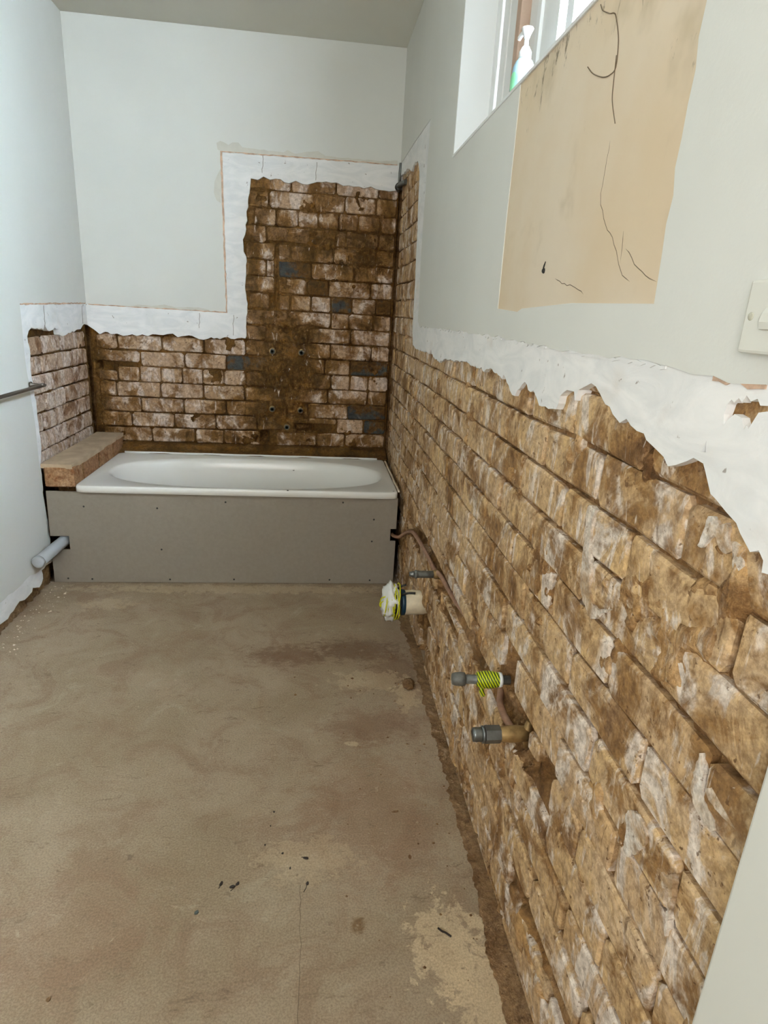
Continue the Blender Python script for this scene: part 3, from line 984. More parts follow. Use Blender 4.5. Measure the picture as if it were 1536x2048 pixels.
# ------------------------------------------------------------------ left wall layers
l_edge = [(-0.79, 0.45), (-0.78, 0.513), (-0.776, 0.583), (-0.757, 0.635), (-0.745, 0.697), (-0.75, 0.749), (-0.749, 0.825), (-0.756, 0.908), (-0.763, 0.966), (-0.762, 1.022), (-0.749, 1.068), (-0.75, 1.1), (-0.76, 1.147),
          (-0.74, 1.169), (-0.708, 1.182), (-0.651, 1.178), (-0.584, 1.168), (-0.567, 1.19), (-0.542, 1.167), (-0.501, 1.162), (-0.453, 1.175), (-0.41, 1.167), (-0.406, 1.141), (-0.336, 1.134), (-0.284, 1.145),
          (-0.192, 1.151), (-0.11, 1.158), (-0.055, 1.181), (0.03, 1.186)]
l_bot = [(REAR, 0.05), (-3.5, 0.05), (-2.6, 0.05), (-1.9, 0.06), (-1.5, 0.05), (-1.315, 0.054), (-1.249, 0.045), (-1.171, 0.062), (-1.135, 0.069), (-1.067, 0.053), (-1.014, 0.056), (-1.002, 0.072), (-0.94, 0.043), (-0.893, 0.066),
         (-0.897, 0.109), (-0.822, 0.11), (-0.771, 0.104), (-0.771, 0.30)]
sheet('plaster_layer', fr_left, jag(l_bot, .005, .02, 31) + jag(l_edge, .005, .018, 32) + [(0.03, H - .002), (REAR, H - .002)], -0.03, PLD, M_PL, wall_left)
sheet('paint_layer', fr_left, jag([(REAR, 0.14), (-1.8, 0.135), (-1.291, 0.139), (-1.222, 0.141), (-1.145, 0.132), (-1.021, 0.138), (-0.93, 0.118), (-0.80, 0.115)], .004, .03, 33)
      + jag([(-0.800, 0.12), (-0.794, 0.517), (-0.797, 0.602), (-0.79, 0.748), (-0.801, 0.881), (-0.806, 0.962), (-0.812, 1.041), (-0.805, 1.194), (-0.803, 1.276)], .002, .03, 34)
      + jag([(-0.803, 1.276), (-0.4, 1.282), (0.02, 1.286)], .002, .03, 35)[1:] + [(0.02, H - .001), (REAR, H - .001)], 0.0, PTD, M_PAINT_L, wall_left)
sheet('torn_edge', fr_left, jag([(-0.80, 1.282), (-0.4, 1.288), (-0.01, 1.292)], .002, .02, 36) + jag([(-0.01, 1.286), (-0.4, 1.281), (-0.80, 1.276)], .002, .02, 37), 0.0, PTD + .0005, M_TAN, wall_left)
for a in (-0.565, -0.07):
    tube('score_line', [fr_left(p[0], p[1], PLD) for p in jag([(a, 1.185), (a + .01, 1.275)], .004, .015, int(a * -77))], 0.0012, M_CRACK, wall_left, 5)


def h_left(a, z):
    n2 = fbm(a * 28.0, z * 28.0, 6.1, 3)
    n1 = fbm(a * 8.0, z * 8.0, 3.1)
    d = -0.018 + 0.003 * n2 + ss(0.35, 0.7, n1) * 0.012
    if z < 0.16:
        d = -0.012 + 0.012 * n2
    if a > -0.06:
        d += 0.01 * ss(-0.06, -0.01, a)
    return min(d, 0.002)


mortar_field('mortar', fr_left, -0.84, 0.0, 0.56, 1.21, 0.009, h_left, lambda a, z: True, M_MB, wall_left)
mortar_field('mortar_foot', fr_left, -2.6, -0.76, 0.0, 0.15, 0.01, h_left, lambda a, z: True, M_RESID, wall_left)
rows_l = []
lp = {0: [-0.84, -0.593, -0.367, -0.13], 1: [-0.82, -0.62, -0.45, -0.21], 2: [-0.76, -0.514, -0.224], 3: [-0.85, -0.617, -0.374, -0.13], 4: [-0.78, -0.661, -0.506, -0.247], 5: [-0.88, -0.642, -0.40, -0.16], 6: [-0.76, -0.52, -0.28]}
for k, js in lp.items():
    rows_l.append((1.058 - 0.0857 * k, 1.1437 - 0.0857 * k, js + [-0.02]))
courses(wall_left, fr_left, -math.pi / 2, rows_l, M_BL, lambda a0, a1, z0, z1: True, (), (), 0.009)

# ------------------------------------------------------------------ window in the right wall
win = struct(box('window_1', (0.100, WY1 - 0.055, WZ0 + 0.004), (0.150, WY1 - 0.006, WZ1 - 0.006), M_WHITE, None, 0.003))
box('frame_head', (0.100, WY0 + 0.055, WZ1 - 0.055), (0.150, WY1 - 0.055, WZ1 - 0.006), M_WHITE, win, 0.003)
box('frame_bottom', (0.100, WY0 + 0.055, WZ0 + 0.004), (0.150, WY1 - 0.055, WZ0 + 0.06), M_WHITE, win, 0.003)
box('frame_jamb', (0.100, WY0 + 0.006, WZ0 + 0.004), (0.150, WY0 + 0.055, WZ1 - 0.006), M_WHITE, win, 0.003)
box('sash_stile', (0.108, WY1 - 0.125, WZ0 + 0.06), (0.146, WY1 - 0.061, WZ1 - 0.055), M_SASH, win, 0.003)
box('stop_bead', (0.114, WY1 - 0.150, WZ0 + 0.06), (0.140, WY1 - 0.125, WZ1 - 0.055), M_WHITE, win, 0.002)
box('sash_edge', (0.085, WY1 - 0.330, WZ0 + 0.06), (0.140, WY1 - 0.290, WZ1 - 0.055), M_TIMBER, win, 0.002)
box('sash_stile', (0.105, WY1 - 0.290, WZ0 + 0.06), (0.140, WY1 - 0.150, WZ1 - 0.055), M_SASH, win, 0.002)
box('sash_stile', (0.112, -1.850, WZ0 + 0.06), (0.140, WY1 - 0.330, WZ1 - 0.055), M_SASH, win, 0.002)
box('sash_glimmer', (0.104, -1.880, WZ0 + 0.06), (0.130, -1.850, WZ1 - 0.055), M_WHITE, win, 0.002)  # white strip added as a stand-in for a gleam on the sash
box('sash_stile', (0.112, -2.000, WZ0 + 0.06), (0.140, -1.880, WZ1 - 0.055), M_SASH, win, 0.002)
box('mullion', (0.104, -2.12, WZ0 + 0.06), (0.146, -2.075, WZ1 - 0.055), M_WHITE, win, 0.003)
for y0, y1 in ((-2.000, -2.075), (-2.12, WY0 + 0.055)):
    box('pane', (0.124, y1, WZ0 + 0.06), (0.128, y0, WZ1 - 0.055), M_GLASS, win)
# reveal lining and sill
box('reveal', (-0.002, WY1 - 0.006, WZ0), (0.24, WY1 + 0.003, WZ1), M_REVEAL, win)
box('reveal', (-0.002, WY0 - 0.003, WZ0), (0.24, WY0 + 0.006, WZ1), M_REVEAL, win)
box('reveal', (-0.002, WY0, WZ1 - 0.006), (0.24, WY1, WZ1 + 0.003), M_REVEAL, win)
box('window_sill', (-0.0045, WY0 - 0.002, WZ0 - 0.004), (0.24, WY1 + 0.002, WZ0 + 0.004), M_WHITE, win, 0.002)
SILL = WZ0 + 0.004

# door casing beside the camera
tr = struct(box('trim_1', (-0.030, DY1 - 0.005, 0.0), (0.0, -3.268, DZ1 + 0.075), M_TRIM, None, 0.003))
box('casing_head', (-0.030, DY0 - 0.075, DZ1 - 0.005), (0.0, DY1 - 0.005, DZ1 + 0.075), M_TRIM, tr, 0.003)
box('door_jamb', (-0.012, DY1 - 0.03, 0.0), (0.25, DY1 + 0.001, DZ1), M_TRIM, tr)
box('door_jamb', (-0.012, DY0 - 0.001, 0.0), (0.25, DY0 + 0.03, DZ1), M_TRIM, tr)
box('casing_leg', (-0.030, DY0 - 0.075, 0.0), (0.0, DY0 + 0.005, DZ1 - 0.005), M_TRIM, tr, 0.003)
dr = struct(box('door_1', (0.20, DY0 + 0.03, 0.005), (0.24, DY1 - 0.03, DZ1 - 0.01), M_TRIM))
lathe('door_handle', (0.20, DY0 + 0.1, 1.0), (-1, 0, 0), [(0, 0.025), (0.008, 0.025), (0.01, 0.01), (0.035, 0.01), (0.04, 0.024), (0.06, 0.026), (0.066, 0.0)], M_CHROME, dr)

# ================================================================== THINGS
# ---- bath
BX0, BX1, BY0, BY1, RIM = -1.529, -0.020, -0.806, -0.098, 0.493
bath = empty('bathtub', ((BX0 + BX1) / 2, (BY0 + BY1) / 2, 0.0), 'white enamel bathtub set in the corner between stripped brick walls', 'bathtub')
NS = 120
cx, cy = (BX0 + BX1) / 2, (BY0 + BY1) / 2


def sell(t, ax, ay, e):
    c, s = math.cos(t), math.sin(t)
    return (math.copysign(abs(c) ** (2 / e), c) * ax, math.copysign(abs(s) ** (2 / e), s) * ay)


V, F = [], []
rings = []


def ring(fn, z):
    s = len(V)
    for k in range(NS):
        t = 2 * math.pi * (k + 0.5) / NS
        x, y = fn(t)
        V.append((cx + x, cy + y, z))
    rings.append(s)


hx, hy = (BX1 - BX0) / 2, (BY1 - BY0) / 2
ring(lambda t: sell(t, hx - 0.006, hy - 0.006, 40), RIM - 0.034)
ring(lambda t: sell(t, hx, hy, 40), RIM - 0.030)
ring(lambda t: sell(t, hx, hy, 40), RIM - 0.007)
ring(lambda t: sell(t, hx - 0.003, hy - 0.003, 40), RIM - 0.001)
ring(lambda t: sell(t, hx - 0.008, hy - 0.008, 40), RIM)
ax, ay = 0.692, 0.300


def basin(t, a, b, e):
    x, y = sell(t, a, b, e)
    return (x + 0.010, y - 0.018)


ring(lambda t: basin(t, ax + 0.012, ay + 0.012, 2.4), RIM - 0.0015)
ring(lambda t: basin(t, ax, ay, 2.4), RIM - 0.006)
ring(lambda t: basin(t, ax - 0.010, ay - 0.007, 2.4), RIM - 0.018)
ring(lambda t: basin(t, ax - 0.028, ay - 0.013, 2.4), RIM - 0.06)
ring(lambda t: basin(t, ax - 0.070, ay - 0.028, 2.5), RIM - 0.17)
ring(lambda t: basin(t, ax - 0.110, ay - 0.042, 3.0), RIM - 0.28)
ring(lambda t: basin(t, ax - 0.150, ay - 0.064, 3.2), RIM - 0.345)
ring(lambda t: basin(t, ax - 0.210, ay - 0.110, 3.2), RIM - 0.37)
ring(lambda t: basin(t, ax - 0.50, ay - 0.24, 2.4), RIM - 0.376)
for a, b in zip(rings[:-1], rings[1:]):
    for k in range(NS):
        F.append((a + k, a + (k + 1) % NS, b + (k + 1) % NS, b + k))
F.append(tuple(rings[-1] + k for k in range(NS)))
shell = mesh('tub_shell', V, F, M_TUB, bath, True)
lathe('drain', (-0.30, cy, RIM - 0.374), (0, 0, 1), [(0, 0.03), (0.004, 0.03), (0.005, 0.022), (0.002, 0.0)], M_STEEL, bath)
for px in (-1.35, -0.2):
    for py in (-0.65, -0.25):
        lathe('foot', (px, py, 0.0), (0, 0, 1), [(0, 0.03), (0.012, 0.03), (0.014, 0.012), (0.20, 0.012)], M_STEEL, bath, 10)
tube('sealant', [(x, BY1 + 0.001 + 0.002 * math.sin(x * 23), RIM + 0.003) for x in [BX0 + 0.03 + i * 0.04 for i in range(37)]], 0.0055, M_WHITE, bath, 8)
tube('sealant', [(BX1 + 0.004, BY0 + 0.02 + i * 0.04, RIM + 0.003 + 0.002 * math.sin(i)) for i in range(17)], 0.0055, M_CHIP, bath, 8)
for (x, y, rr) in ((-0.545, -0.232, 0.005), (-0.555, -0.803, 0.006), (-0.04, -0.775, 0.004)):
    z = RIM + 0.0005 if y < -0.7 else RIM - 0.045
    sheet('enamel_chip', lambda a, b, d: Vector((a, b, z + d)), [(x + rr * math.cos(k * 1.05) * RND.uniform(.6, 1.2), y + rr * 0.6 * math.sin(k * 1.05)) for k in range(6)], -0.002, 0.0006, M_DARK, bath)

# ---- bath panel
PY = -0.790
pan = empty('bath_panel', (-0.84, PY, 0.0), 'grey fibre cement sheet screwed on below the bath front rim', 'panel')
pts = [(-1.667, 0.003), (-0.018, 0.003), (-0.018, 0.237), (-0.046, 0.237), (-0.046, 0.301), (-0.018, 0.301), (-0.018, 0.461), (-1.660, 0.461), (-1.664, 0.240), (-1.580, 0.240), (-1.580, 0.172), (-1.666, 0.172)]
sheet('board', lambda a, z, d: Vector((a, PY - d, z)), pts, -0.007, 0.0, M_PANEL, pan)
bpy.data.objects['board'].data.update()
for (x, z) in ((-1.5, 0.389), (-1.168, 0.387), (-0.85, 0.424), (-1.159, 0.177), (-1.604, 0.022), (-1.493, 0.019), (-1.127, 0.019), (-0.818, 0.021), (-0.288, 0.434), (-0.132, 0.349), (-0.137, 0.233), (-0.138, 0.021), (-0.343, 0.022)):
    lathe('screw', (x, PY + 0.004, z), (0, -1, 0), [(0, 0.0045), (0.0045, 0.0045), (0.005, 0.003), (0.0035, 0.0)], M_DARK, pan, 10)
# timber studs behind the board
for x in (-1.52, -0.85, -0.12):
    box('stud', (x - 0.02, PY + 0.007, 0.0), (x + 0.02, PY + 0.045, 0.45), M_TIMBER, pan)

# ---- brick ledge at the head of the bath
led = empty('brick_ledge', (-1.60, -0.40, 0.0), 'low brick ledge with rendered top between bath and side wall', 'ledge')
ly = -0.800
for i, (y0, y1) in enumerate(((-0.790, -0.672), (-0.664, -0.440), (-0.432, -0.208), (-0.200, -0.01))):
    bm = bmesh.new()
    bmesh.ops.create_cube(bm, size=1.0)
    x0 = -W + 0.016 if i else -1.662
    for v in bm.verts:
        v.co = Vector(((x0 - 1.530) / 2 + v.co.x * (-1.530 - x0), (y0 + y1) / 2 + v.co.y * (y1 - y0), 0.5275 + v.co.z * 0.097))
    bmesh.ops.bevel(bm, geom=bm.edges[:], offset=0.006, segments=1, affect='EDGES')
    rn = random.Random(i)
    for v in bm.verts:
        v.co += Vector((rn.uniform(-.002, .002), rn.uniform(-.002, .002), rn.uniform(-.002, .002)))
    me = bpy.data.meshes.new('brick')
    bm.to_mesh(me)
    bm.free()
    link('brick', me, M_BH, led)
for y in (-0.668, -0.436, -0.204):
    box('mortar_joint', (-W + 0.02, y - 0.005, 0.482), (-1.530, y + 0.005, 0.570), M_MR, led)
top = [(-W + 0.002, -0.786), (-1.535, -0.790), (-1.528, -0.70), (-1.527, -0.5), (-1.529, -0.3), (-1.526, -0.008), (-W + 0.002, -0.008)]
sheet('render_top', lambda a, b, d: Vector((a, b, 0.578 + d)), jag(top, 0.002, 0.03, 5, True), -0.01, 0.010, M_RENDER, led)
box('base', (-W + 0.02, -0.66, 0.0), (-1.56, -0.01, 0.485), M_MR, led)

# ---- capped grey waste pipe through the left notch of the panel
wp = empty('waste_pipe', (-1.63, -0.9, 0.0), 'capped grey plastic pipe poking through the bath panel beside the painted wall', 'pipe')
p0, p1 = Vector((-1.606, -0.70, 0.2115)), Vector((-1.640, -1.005, 0.193))
d = (p1 - p0).normalized()
tube('pipe_body', [p0 + d * t for t in (0, 0.05, 0.2, (p1 - p0).length - 0.012)], 0.0270, M_PVC, wp, 28)
lathe('end_cap', p1 - d * 0.016, d, [(0, 0.0276), (0.013, 0.0276), (0.016, 0.0262), (0.0165, 0.020), (0.0165, 0.0)], M_PVC, wp, 28)

# ---- towel rail
rl = empty('towel_rail', (-W, -0.98, 0.94), 'thin dark metal towel rail fixed along the bright painted side wall', 'rail')
tube('bar', [(-W + 0.05, -0.765, 0.942), (-W + 0.05, -1.0, 0.943), (-W + 0.05, -1.35, 0.944)], 0.0075, M_CHROME, rl, 14)
for y in (-0.80, -1.32):
    lathe('bracket', (-W + 0.006, y, 0.946), (1, 0, 0), [(0, 0.013), (0.006, 0.013), (0.008, 0.007), (0.044, 0.006), (0.048, 0.009), (0.054, 0.009), (0.056, 0.0)], M_CHROME, rl, 14)

# ---- plastic-wrapped soil pipe stub
tw = empty('soil_pipe_stub', (-0.05, -1.41, 0.205), 'cream soil pipe stub stopped with a cord-tied white plastic bag', 'pipe')
wc = Vector((0.0, -1.41, 0.203))
lathe('pipe_body', wc + Vector((0.05, 0, 0)), (-1, 0, 0), [(0, 0.050), (0.05, 0.050), (0.1135, 0.050), (0.116, 0.047), (0.116, 0.0)], M_PVCW, tw, 28)
lathe('blue_band', wc + Vector((-0.055, 0, 0)), (-1, 0, 0), [(0, 0.0505), (0.002, 0.0525), (0.014, 0.0535), (0.016, 0.0505)], M_TAPE_B, tw, 28)
bm = bmesh.new()
bmesh.ops.create_icosphere(bm, subdivisions=4, radius=1.0)
for v in bm.verts:
    c = v.co.copy()
    n1 = noise.noise(c * 2.3 + Vector((3, 1, 5)))
    n2 = noise.noise(c * 6.0)
    rr = 1.0 + 0.24 * n1 + 0.16 * n2
    v.co = Vector((-0.112 + c.x * 0.040 * rr, wc.y + c.y * 0.062 * rr, wc.z + 0.006 + c.z * 0.080 * rr))
me = bpy.data.meshes.new('plastic_bag')
bm.to_mesh(me)
bm.free()
link('plastic_bag', me, M_BAG, tw, True)
lathe('rubber_ring', wc + Vector((-0.092, 0, 0)), (-1, 0, 0), [(0, 0.052), (0.002, 0.063), (0.010, 0.064), (0.012, 0.052)], M_BLACK, tw, 24)
rn = random.Random(77)
for k in range(8):
    tilt = rn.uniform(-0.5, 0.5)
    x0 = -0.088 - 0.006 * k
    R1 = 0.070 - 0.0022 * k
    pts = []
    for j in range(29):
        an = 2 * math.pi * j / 28
        pts.append((x0 + 0.030 * tilt * math.sin(an + k) - 0.006 * rn.random() * 0.3, wc.y + (R1 - 0.004) * math.cos(an), wc.z + 0.004 + (R1 + 0.006) * math.sin(an)))
    tube('cord', pts, 0.0026, M_CORD, tw, 7, False)
for k in range(3):
    tube('cord', smooth_path([(-0.10, wc.y - 0.055 + 0.02 * k, wc.z + 0.055), (-0.150, wc.y - 0.02, wc.z + 0.03 - 0.02 * k), (-0.152, wc.y - 0.01 + 0.012 * k, wc.z - 0.01), (-0.11, wc.y + 0.03, wc.z - 0.06)]), 0.0026, M_CORD, tw, 7)
tube('tail', smooth_path([(-0.072, wc.y - 0.03, wc.z + 0.048), (-0.05, wc.y - 0.045, wc.z + 0.062), (-0.022, wc.y - 0.05, wc.z + 0.064)]), 0.005, M_BLACK, tw, 8)
tube('tail', smooth_path([(-0.085, wc.y, wc.z + 0.062), (-0.07, wc.y - 0.01, wc.z + 0.078), (-0.055, wc.y - 0.01, wc.z + 0.082)]), 0.004, M_BLACK, tw, 8)

# ---- copper pipe in the chase
cp = [(-0.032, -0.76, 0.262), (-0.030, -0.80, 0.268), (-0.016, -0.90, 0.300), (0.000, -0.985, 0.352), (0.008, -1.15, 0.412), (0.011, -1.40, 0.432), (0.012, -1.61, 0.440), (0.016, -1.72, 0.457), (0.024, -1.90, 0.457), (0.040, -2.12, 0.462), (0.040, -2.36, 0.452), (0.016, -2.46, 0.450), (0.014, -2.56, 0.456), (0.022, -2.602, 0.478)]
tag(tube('copper_pipe', smooth_path(cp), 0.0085, M_COPPER, None, 12), 'dusty copper water pipe lying in the chase cut along the bricks', 'pipe')

# ---- water outlet stubs on the right wall
s1 = empty('water_outlet', (-0.04, -1.665, 0.437), 'grey threaded water outlet above the bag-wrapped soil pipe stub', 'pipe fitting')
lathe('coupling', (0.012, -1.665, 0.440), (-1, 0, 0), [(0, 0.013), (0.06, 0.013), (0.072, 0.0135), (0.074, 0.0155), (0.080, 0.0155), (0.082, 0.011)], M_ZINC, s1, 18)
lathe('nipple', (-0.066, -1.665, 0.440), (-1, 0, 0), [(0, 0.011), (0.010, 0.0115), (0.016, 0.0095), (0.022, 0.0085), (0.0225, 0.006), (0.014, 0.005)], M_STEEL, s1, 16)
lathe('elbow', (0.022, -1.665, 0.440), (-1, 0, 0), [(0, 0.017), (0.012, 0.018), (0.022, 0.016), (0.024, 0.012)], M_BRASS, s1, 14)

s2 = empty('water_outlet', (-0.06, -2.46, 0.515), 'grey capped water outlet wound with yellow and green striped tape', 'pipe fitting')
b2 = Vector((0.03, -2.462, 0.520))
d2 = Vector((-1, 0.03, 0.02)).normalized()
lathe('pipe_body', b2, d2, [(0, 0.011), (0.12, 0.011)], M_ZINC, s2, 16)
prof = []
for i in range(40):
    t = i / 39
    prof.append((0.028 + 0.052 * t, 0.0165 + 0.0035 * math.sin(math.pi * t) + 0.0012 * math.sin(i * 1.9)))
lathe('tape_wrap', b2, d2, [(0.0275, 0.011)] + prof + [(0.0805, 0.011)], M_STRIPE, s2, 22)
lathe('white_collar', b2, d2, [(0.020, 0.012), (0.0205, 0.0175), (0.0275, 0.0175), (0.028, 0.012)], M_PUMP, s2, 18)
lathe('cap', b2, d2, [(0.108, 0.010), (0.1085, 0.0155), (0.118, 0.0165), (0.130, 0.0155), (0.138, 0.013), (0.139, 0.0)], M_ZINC, s2, 16)
tube('tape_tail', smooth_path([b2 + d2 * 0.065 + Vector((0, 0, -0.016)), b2 + d2 * 0.066 + Vector((0, -0.004, -0.03)), b2 + d2 * 0.060 + Vector((0, -0.002, -0.042))]), [0.006] * 12 + [0.003], M_STRIPE, s2, 6)

s3 = empty('water_outlet', (-0.05, -2.605, 0.478), 'bright hexagonal metal union on a brass elbow set in a broken hollow', 'pipe fitting')
b3 = Vector((0.030, -2.605, 0.480))
d3 = Vector((-1, 0.02, -0.01)).normalized()
lathe('elbow', b3, d3, [(0, 0.016), (0.02, 0.018), (0.04, 0.0185), (0.058, 0.0165), (0.066, 0.013)], M_BRASS, s3, 16)
tube('elbow_wing', [b3 + Vector((0.002, 0, -0.032)), b3 + Vector((-0.004, 0, 0)), b3 + Vector((0.002, 0, 0.032))], [0.007, 0.012, 0.007], M_BRASS, s3, 8)
lathe('union_nut', b3, d3, [(0.060, 0.012), (0.061, 0.0190), (0.094, 0.0195), (0.095, 0.012)], M_STEEL, s3, 6, False)
lathe('collar', b3, d3, [(0.095, 0.012), (0.0955, 0.0185), (0.100, 0.0185), (0.101, 0.012)], M_STEEL, s3, 20)
lathe('thread', b3, d3, [(0.100, 0.0150), (0.104, 0.0155), (0.108, 0.0148), (0.112, 0.0155), (0.116, 0.0148), (0.120, 0.0150), (0.1205, 0.011), (0.108, 0.010)], M_STEEL, s3, 20)

# ---- shower and bath outlets in the back wall
stubs = [(-0.677, 1.085, 'upper shower pipe stub in the brown mortar, on the brick ledge side'), (-0.514, 1.085, 'upper shower pipe stub in the brown mortar, on the room corner side'),
         (-0.678, 0.758, 'lower bath pipe stub in the brown mortar, on the brick ledge side'), (-0.515, 0.756, 'lower bath pipe stub in the brown mortar, on the room corner side'),
         (-0.593, 0.655, 'lone bath spout pipe stub just above the bath rim mortar')]
for x, z, lb in stubs:
    s = empty('pipe_stub', (x, 0.0, z), lb, 'pipe', 'pipe stubs in the back wall')
    lathe('socket', (x, 0.03, z), (0, -1, 0), [(0, 0.014), (0.058, 0.0145), (0.060, 0.0125), (0.060, 0.0100), (0.045, 0.0095), (0.045, 0.0)], M_ZINC, s, 16)
    lathe('flange', (x, 0.012, z), (0, -1, 0), [(0, 0.018), (0.030, 0.019), (0.032, 0.015)], M_BRASS, s, 14)
# capped shower-head pipe high in the corner
se = empty('shower_pipe', (-0.03, -0.06, 1.97), 'dark shower pipe elbow high in the corner under the plaster edge', 'pipe')
tube('elbow', smooth_path([(-0.005, 0.02, 1.962), (-0.012, -0.03, 1.964), (-0.016, -0.06, 1.966), (-0.010, -0.12, 1.968), (0.01, -0.18, 1.970)]), 0.0125, M_ZINC, se, 14)
lathe('collar', (-0.014, -0.045, 1.965), (0, -1, 0), [(0, 0.0125), (0.001, 0.0185), (0.032, 0.0185), (0.033, 0.0125)], M_DARK, se, 14)
tube('upright', [(-0.006, -0.02, 1.97), (-0.006, -0.022, 2.04), (-0.004, -0.024, 2.085)], 0.008, M_ZINC, se, 10)

# ---- hand wash bottle on the sill
bt = empty('soap_bottle', (0.045, -1.985, SILL), 'clear pump soap bottle with green label standing on the window sill', 'bottle')
bo = Vector((0.045, -1.985, SILL))
bbody = lathe('bottle_body', bo, (0, 0, 1), [(0, 0.022), (0.002, 0.0265), (0.03, 0.0285), (0.055, 0.027), (0.075, 0.0255), (0.086, 0.021), (0.094, 0.0135), (0.096, 0.012)], M_BOTTLE, bt, 28)
lathe('collar', bo, (0, 0, 1), [(0.094, 0.012), (0.0945, 0.0150), (0.108, 0.0145), (0.112, 0.0115), (0.118, 0.0085), (0.120, 0.006)], M_PUMP, bt, 20)
lathe('pump_stem', bo, (0, 0, 1), [(0.116, 0.0055), (0.140, 0.0050)], M_PUMP, bt, 12)
phead = lathe('pump_head', bo, (0, 0, 1), [(0.134, 0.0065), (0.142, 0.0085), (0.150, 0.0125), (0.154, 0.0145), (0.156, 0.0135), (0.157, 0.0)], M_PUMP, bt, 20)
tube('nozzle', smooth_path([bo + Vector((0, 0, 0.149)), bo + Vector((-0.004, 0.016, 0.152)), bo + Vector((-0.008, 0.030, 0.147)), bo + Vector((-0.009, 0.034, 0.142))], 4), [0.006] * 5 + [0.005] * 5 + [0.004] * 3, M_PUMP, phead, 10)
lv, lf_ = [], []
for j in range(9):
    for i in range(9):
        u, v = (i / 8 - 0.5) * 2, (j / 8 - 0.5) * 2
        k = math.sqrt(max(0.0, 1 - 0.5 * v * v)), math.sqrt(max(0.0, 1 - 0.5 * u * u))
        an = math.radians(205 + 26 * u * k[0])
        zz = 0.040 + 0.021 * v * k[1]
        rr = 0.0293
        lv.append(bo + Vector((rr * math.cos(an), rr * math.sin(an), zz)))
for j in range(8):
    for i in range(8):
        lf_.append((j * 9 + i, j * 9 + i + 1, (j + 1) * 9 + i + 1, (j + 1) * 9 + i))
mesh('paper_label', lv, lf_, M_LABEL, bbody, True)['label'] = 'green oval label'

# ---- light switch
sw = empty('light_switch', (-0.004, -3.135, 1.345), 'white plastic light switch plate above the stripped plaster band', 'switch')
plate = box('plate', (-0.0140, -3.192, 1.309), (-0.002, -3.077, 1.3785), M_SWITCH, sw, 0.003)
for yy in (-3.088, -3.181):
    lathe('screw_cover', (-0.0137, yy, 1.3440), (-1, 0, 0), [(0, 0.0040), (0.0008, 0.0040), (0.0011, 0.003), (0.0011, 0.0)], M_SCREWCAP, plate, 14)
v = []
prof2 = [(-0.0105, 0.0), (-0.0095, 0.0035), (-0.003, 0.0050), (0.005, 0.0030), (0.0105, 0.0)]
for k, yy in enumerate((-3.134, -3.131, -3.107, -3.104)):
    s_ = 0.7 if k in (0, 3) else 1.0
    for (zz, dd) in prof2:
        v.append((-0.0138 - dd * s_, yy, 1.342 + zz * s_))
f = [(a * 5 + b, a * 5 + b + 1, a * 5 + b + 6, a * 5 + b + 5) for a in range(3) for b in range(4)] + [(0, 1, 2, 3, 4), (15, 16, 17, 18, 19)]
mesh('rocker', v, f, M_SWITCH, plate, False)

# ---- loose wire and cut fixing on the bare render
wr = [(-2.526, 1.733), (-2.554, 1.715), (-2.597, 1.697), (-2.626, 1.692), (-2.641, 1.698), (-2.636, 1.733), (-2.616, 1.768), (-2.605, 1.778), (-2.588, 1.784), (-2.559, 1.799), (-2.547, 1.811)]
lw = tag(tube('loose_wire', smooth_path([(-0.0016, a, z) for a, z in wr]), 0.0008, M_CRACK, None, 6), 'thin dark curled wire lying on the bare cream render under the sill', 'wire')
wr2 = [(-2.637, 1.713), (-2.641, 1.675), (-2.646, 1.651), (-2.668, 1.616)]
tag(tube('hanging_thread', smooth_path([(-0.0016, a, z) for a, z in wr2]), 0.0006, M_CRACK, None, 6), 'straight dark thread hanging below the curled wire', 'wire')
fx = empty('wall_fixing', (-0.003, -2.435, 1.422), 'small black cut fixing stub in the cream render', 'fixing')
lathe('plug', (0.0005, -2.435, 1.422), (-1, 0, 0), [(0, 0.0055), (0.003, 0.005), (0.005, 0.003), (0.006, 0.0)], M_BLACK, fx, 10)
tube('wire_end', [(-0.003, -2.435, 1.423), (-0.006, -2.447, 1.431), (-0.007, -2.455, 1.437)], [0.0016, 0.0014, 0.0008], M_BLACK, fx, 6)

# ---- floor edge residue, crumbs and debris
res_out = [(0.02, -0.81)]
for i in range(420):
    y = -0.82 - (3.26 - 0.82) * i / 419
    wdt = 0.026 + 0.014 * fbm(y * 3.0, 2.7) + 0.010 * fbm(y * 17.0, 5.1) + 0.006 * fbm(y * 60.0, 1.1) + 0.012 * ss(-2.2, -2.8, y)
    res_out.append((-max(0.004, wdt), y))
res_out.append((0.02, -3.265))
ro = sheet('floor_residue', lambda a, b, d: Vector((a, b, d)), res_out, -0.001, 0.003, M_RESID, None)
tag(ro, 'ragged brown mortar residue on the floor along the brick wall', 'residue')


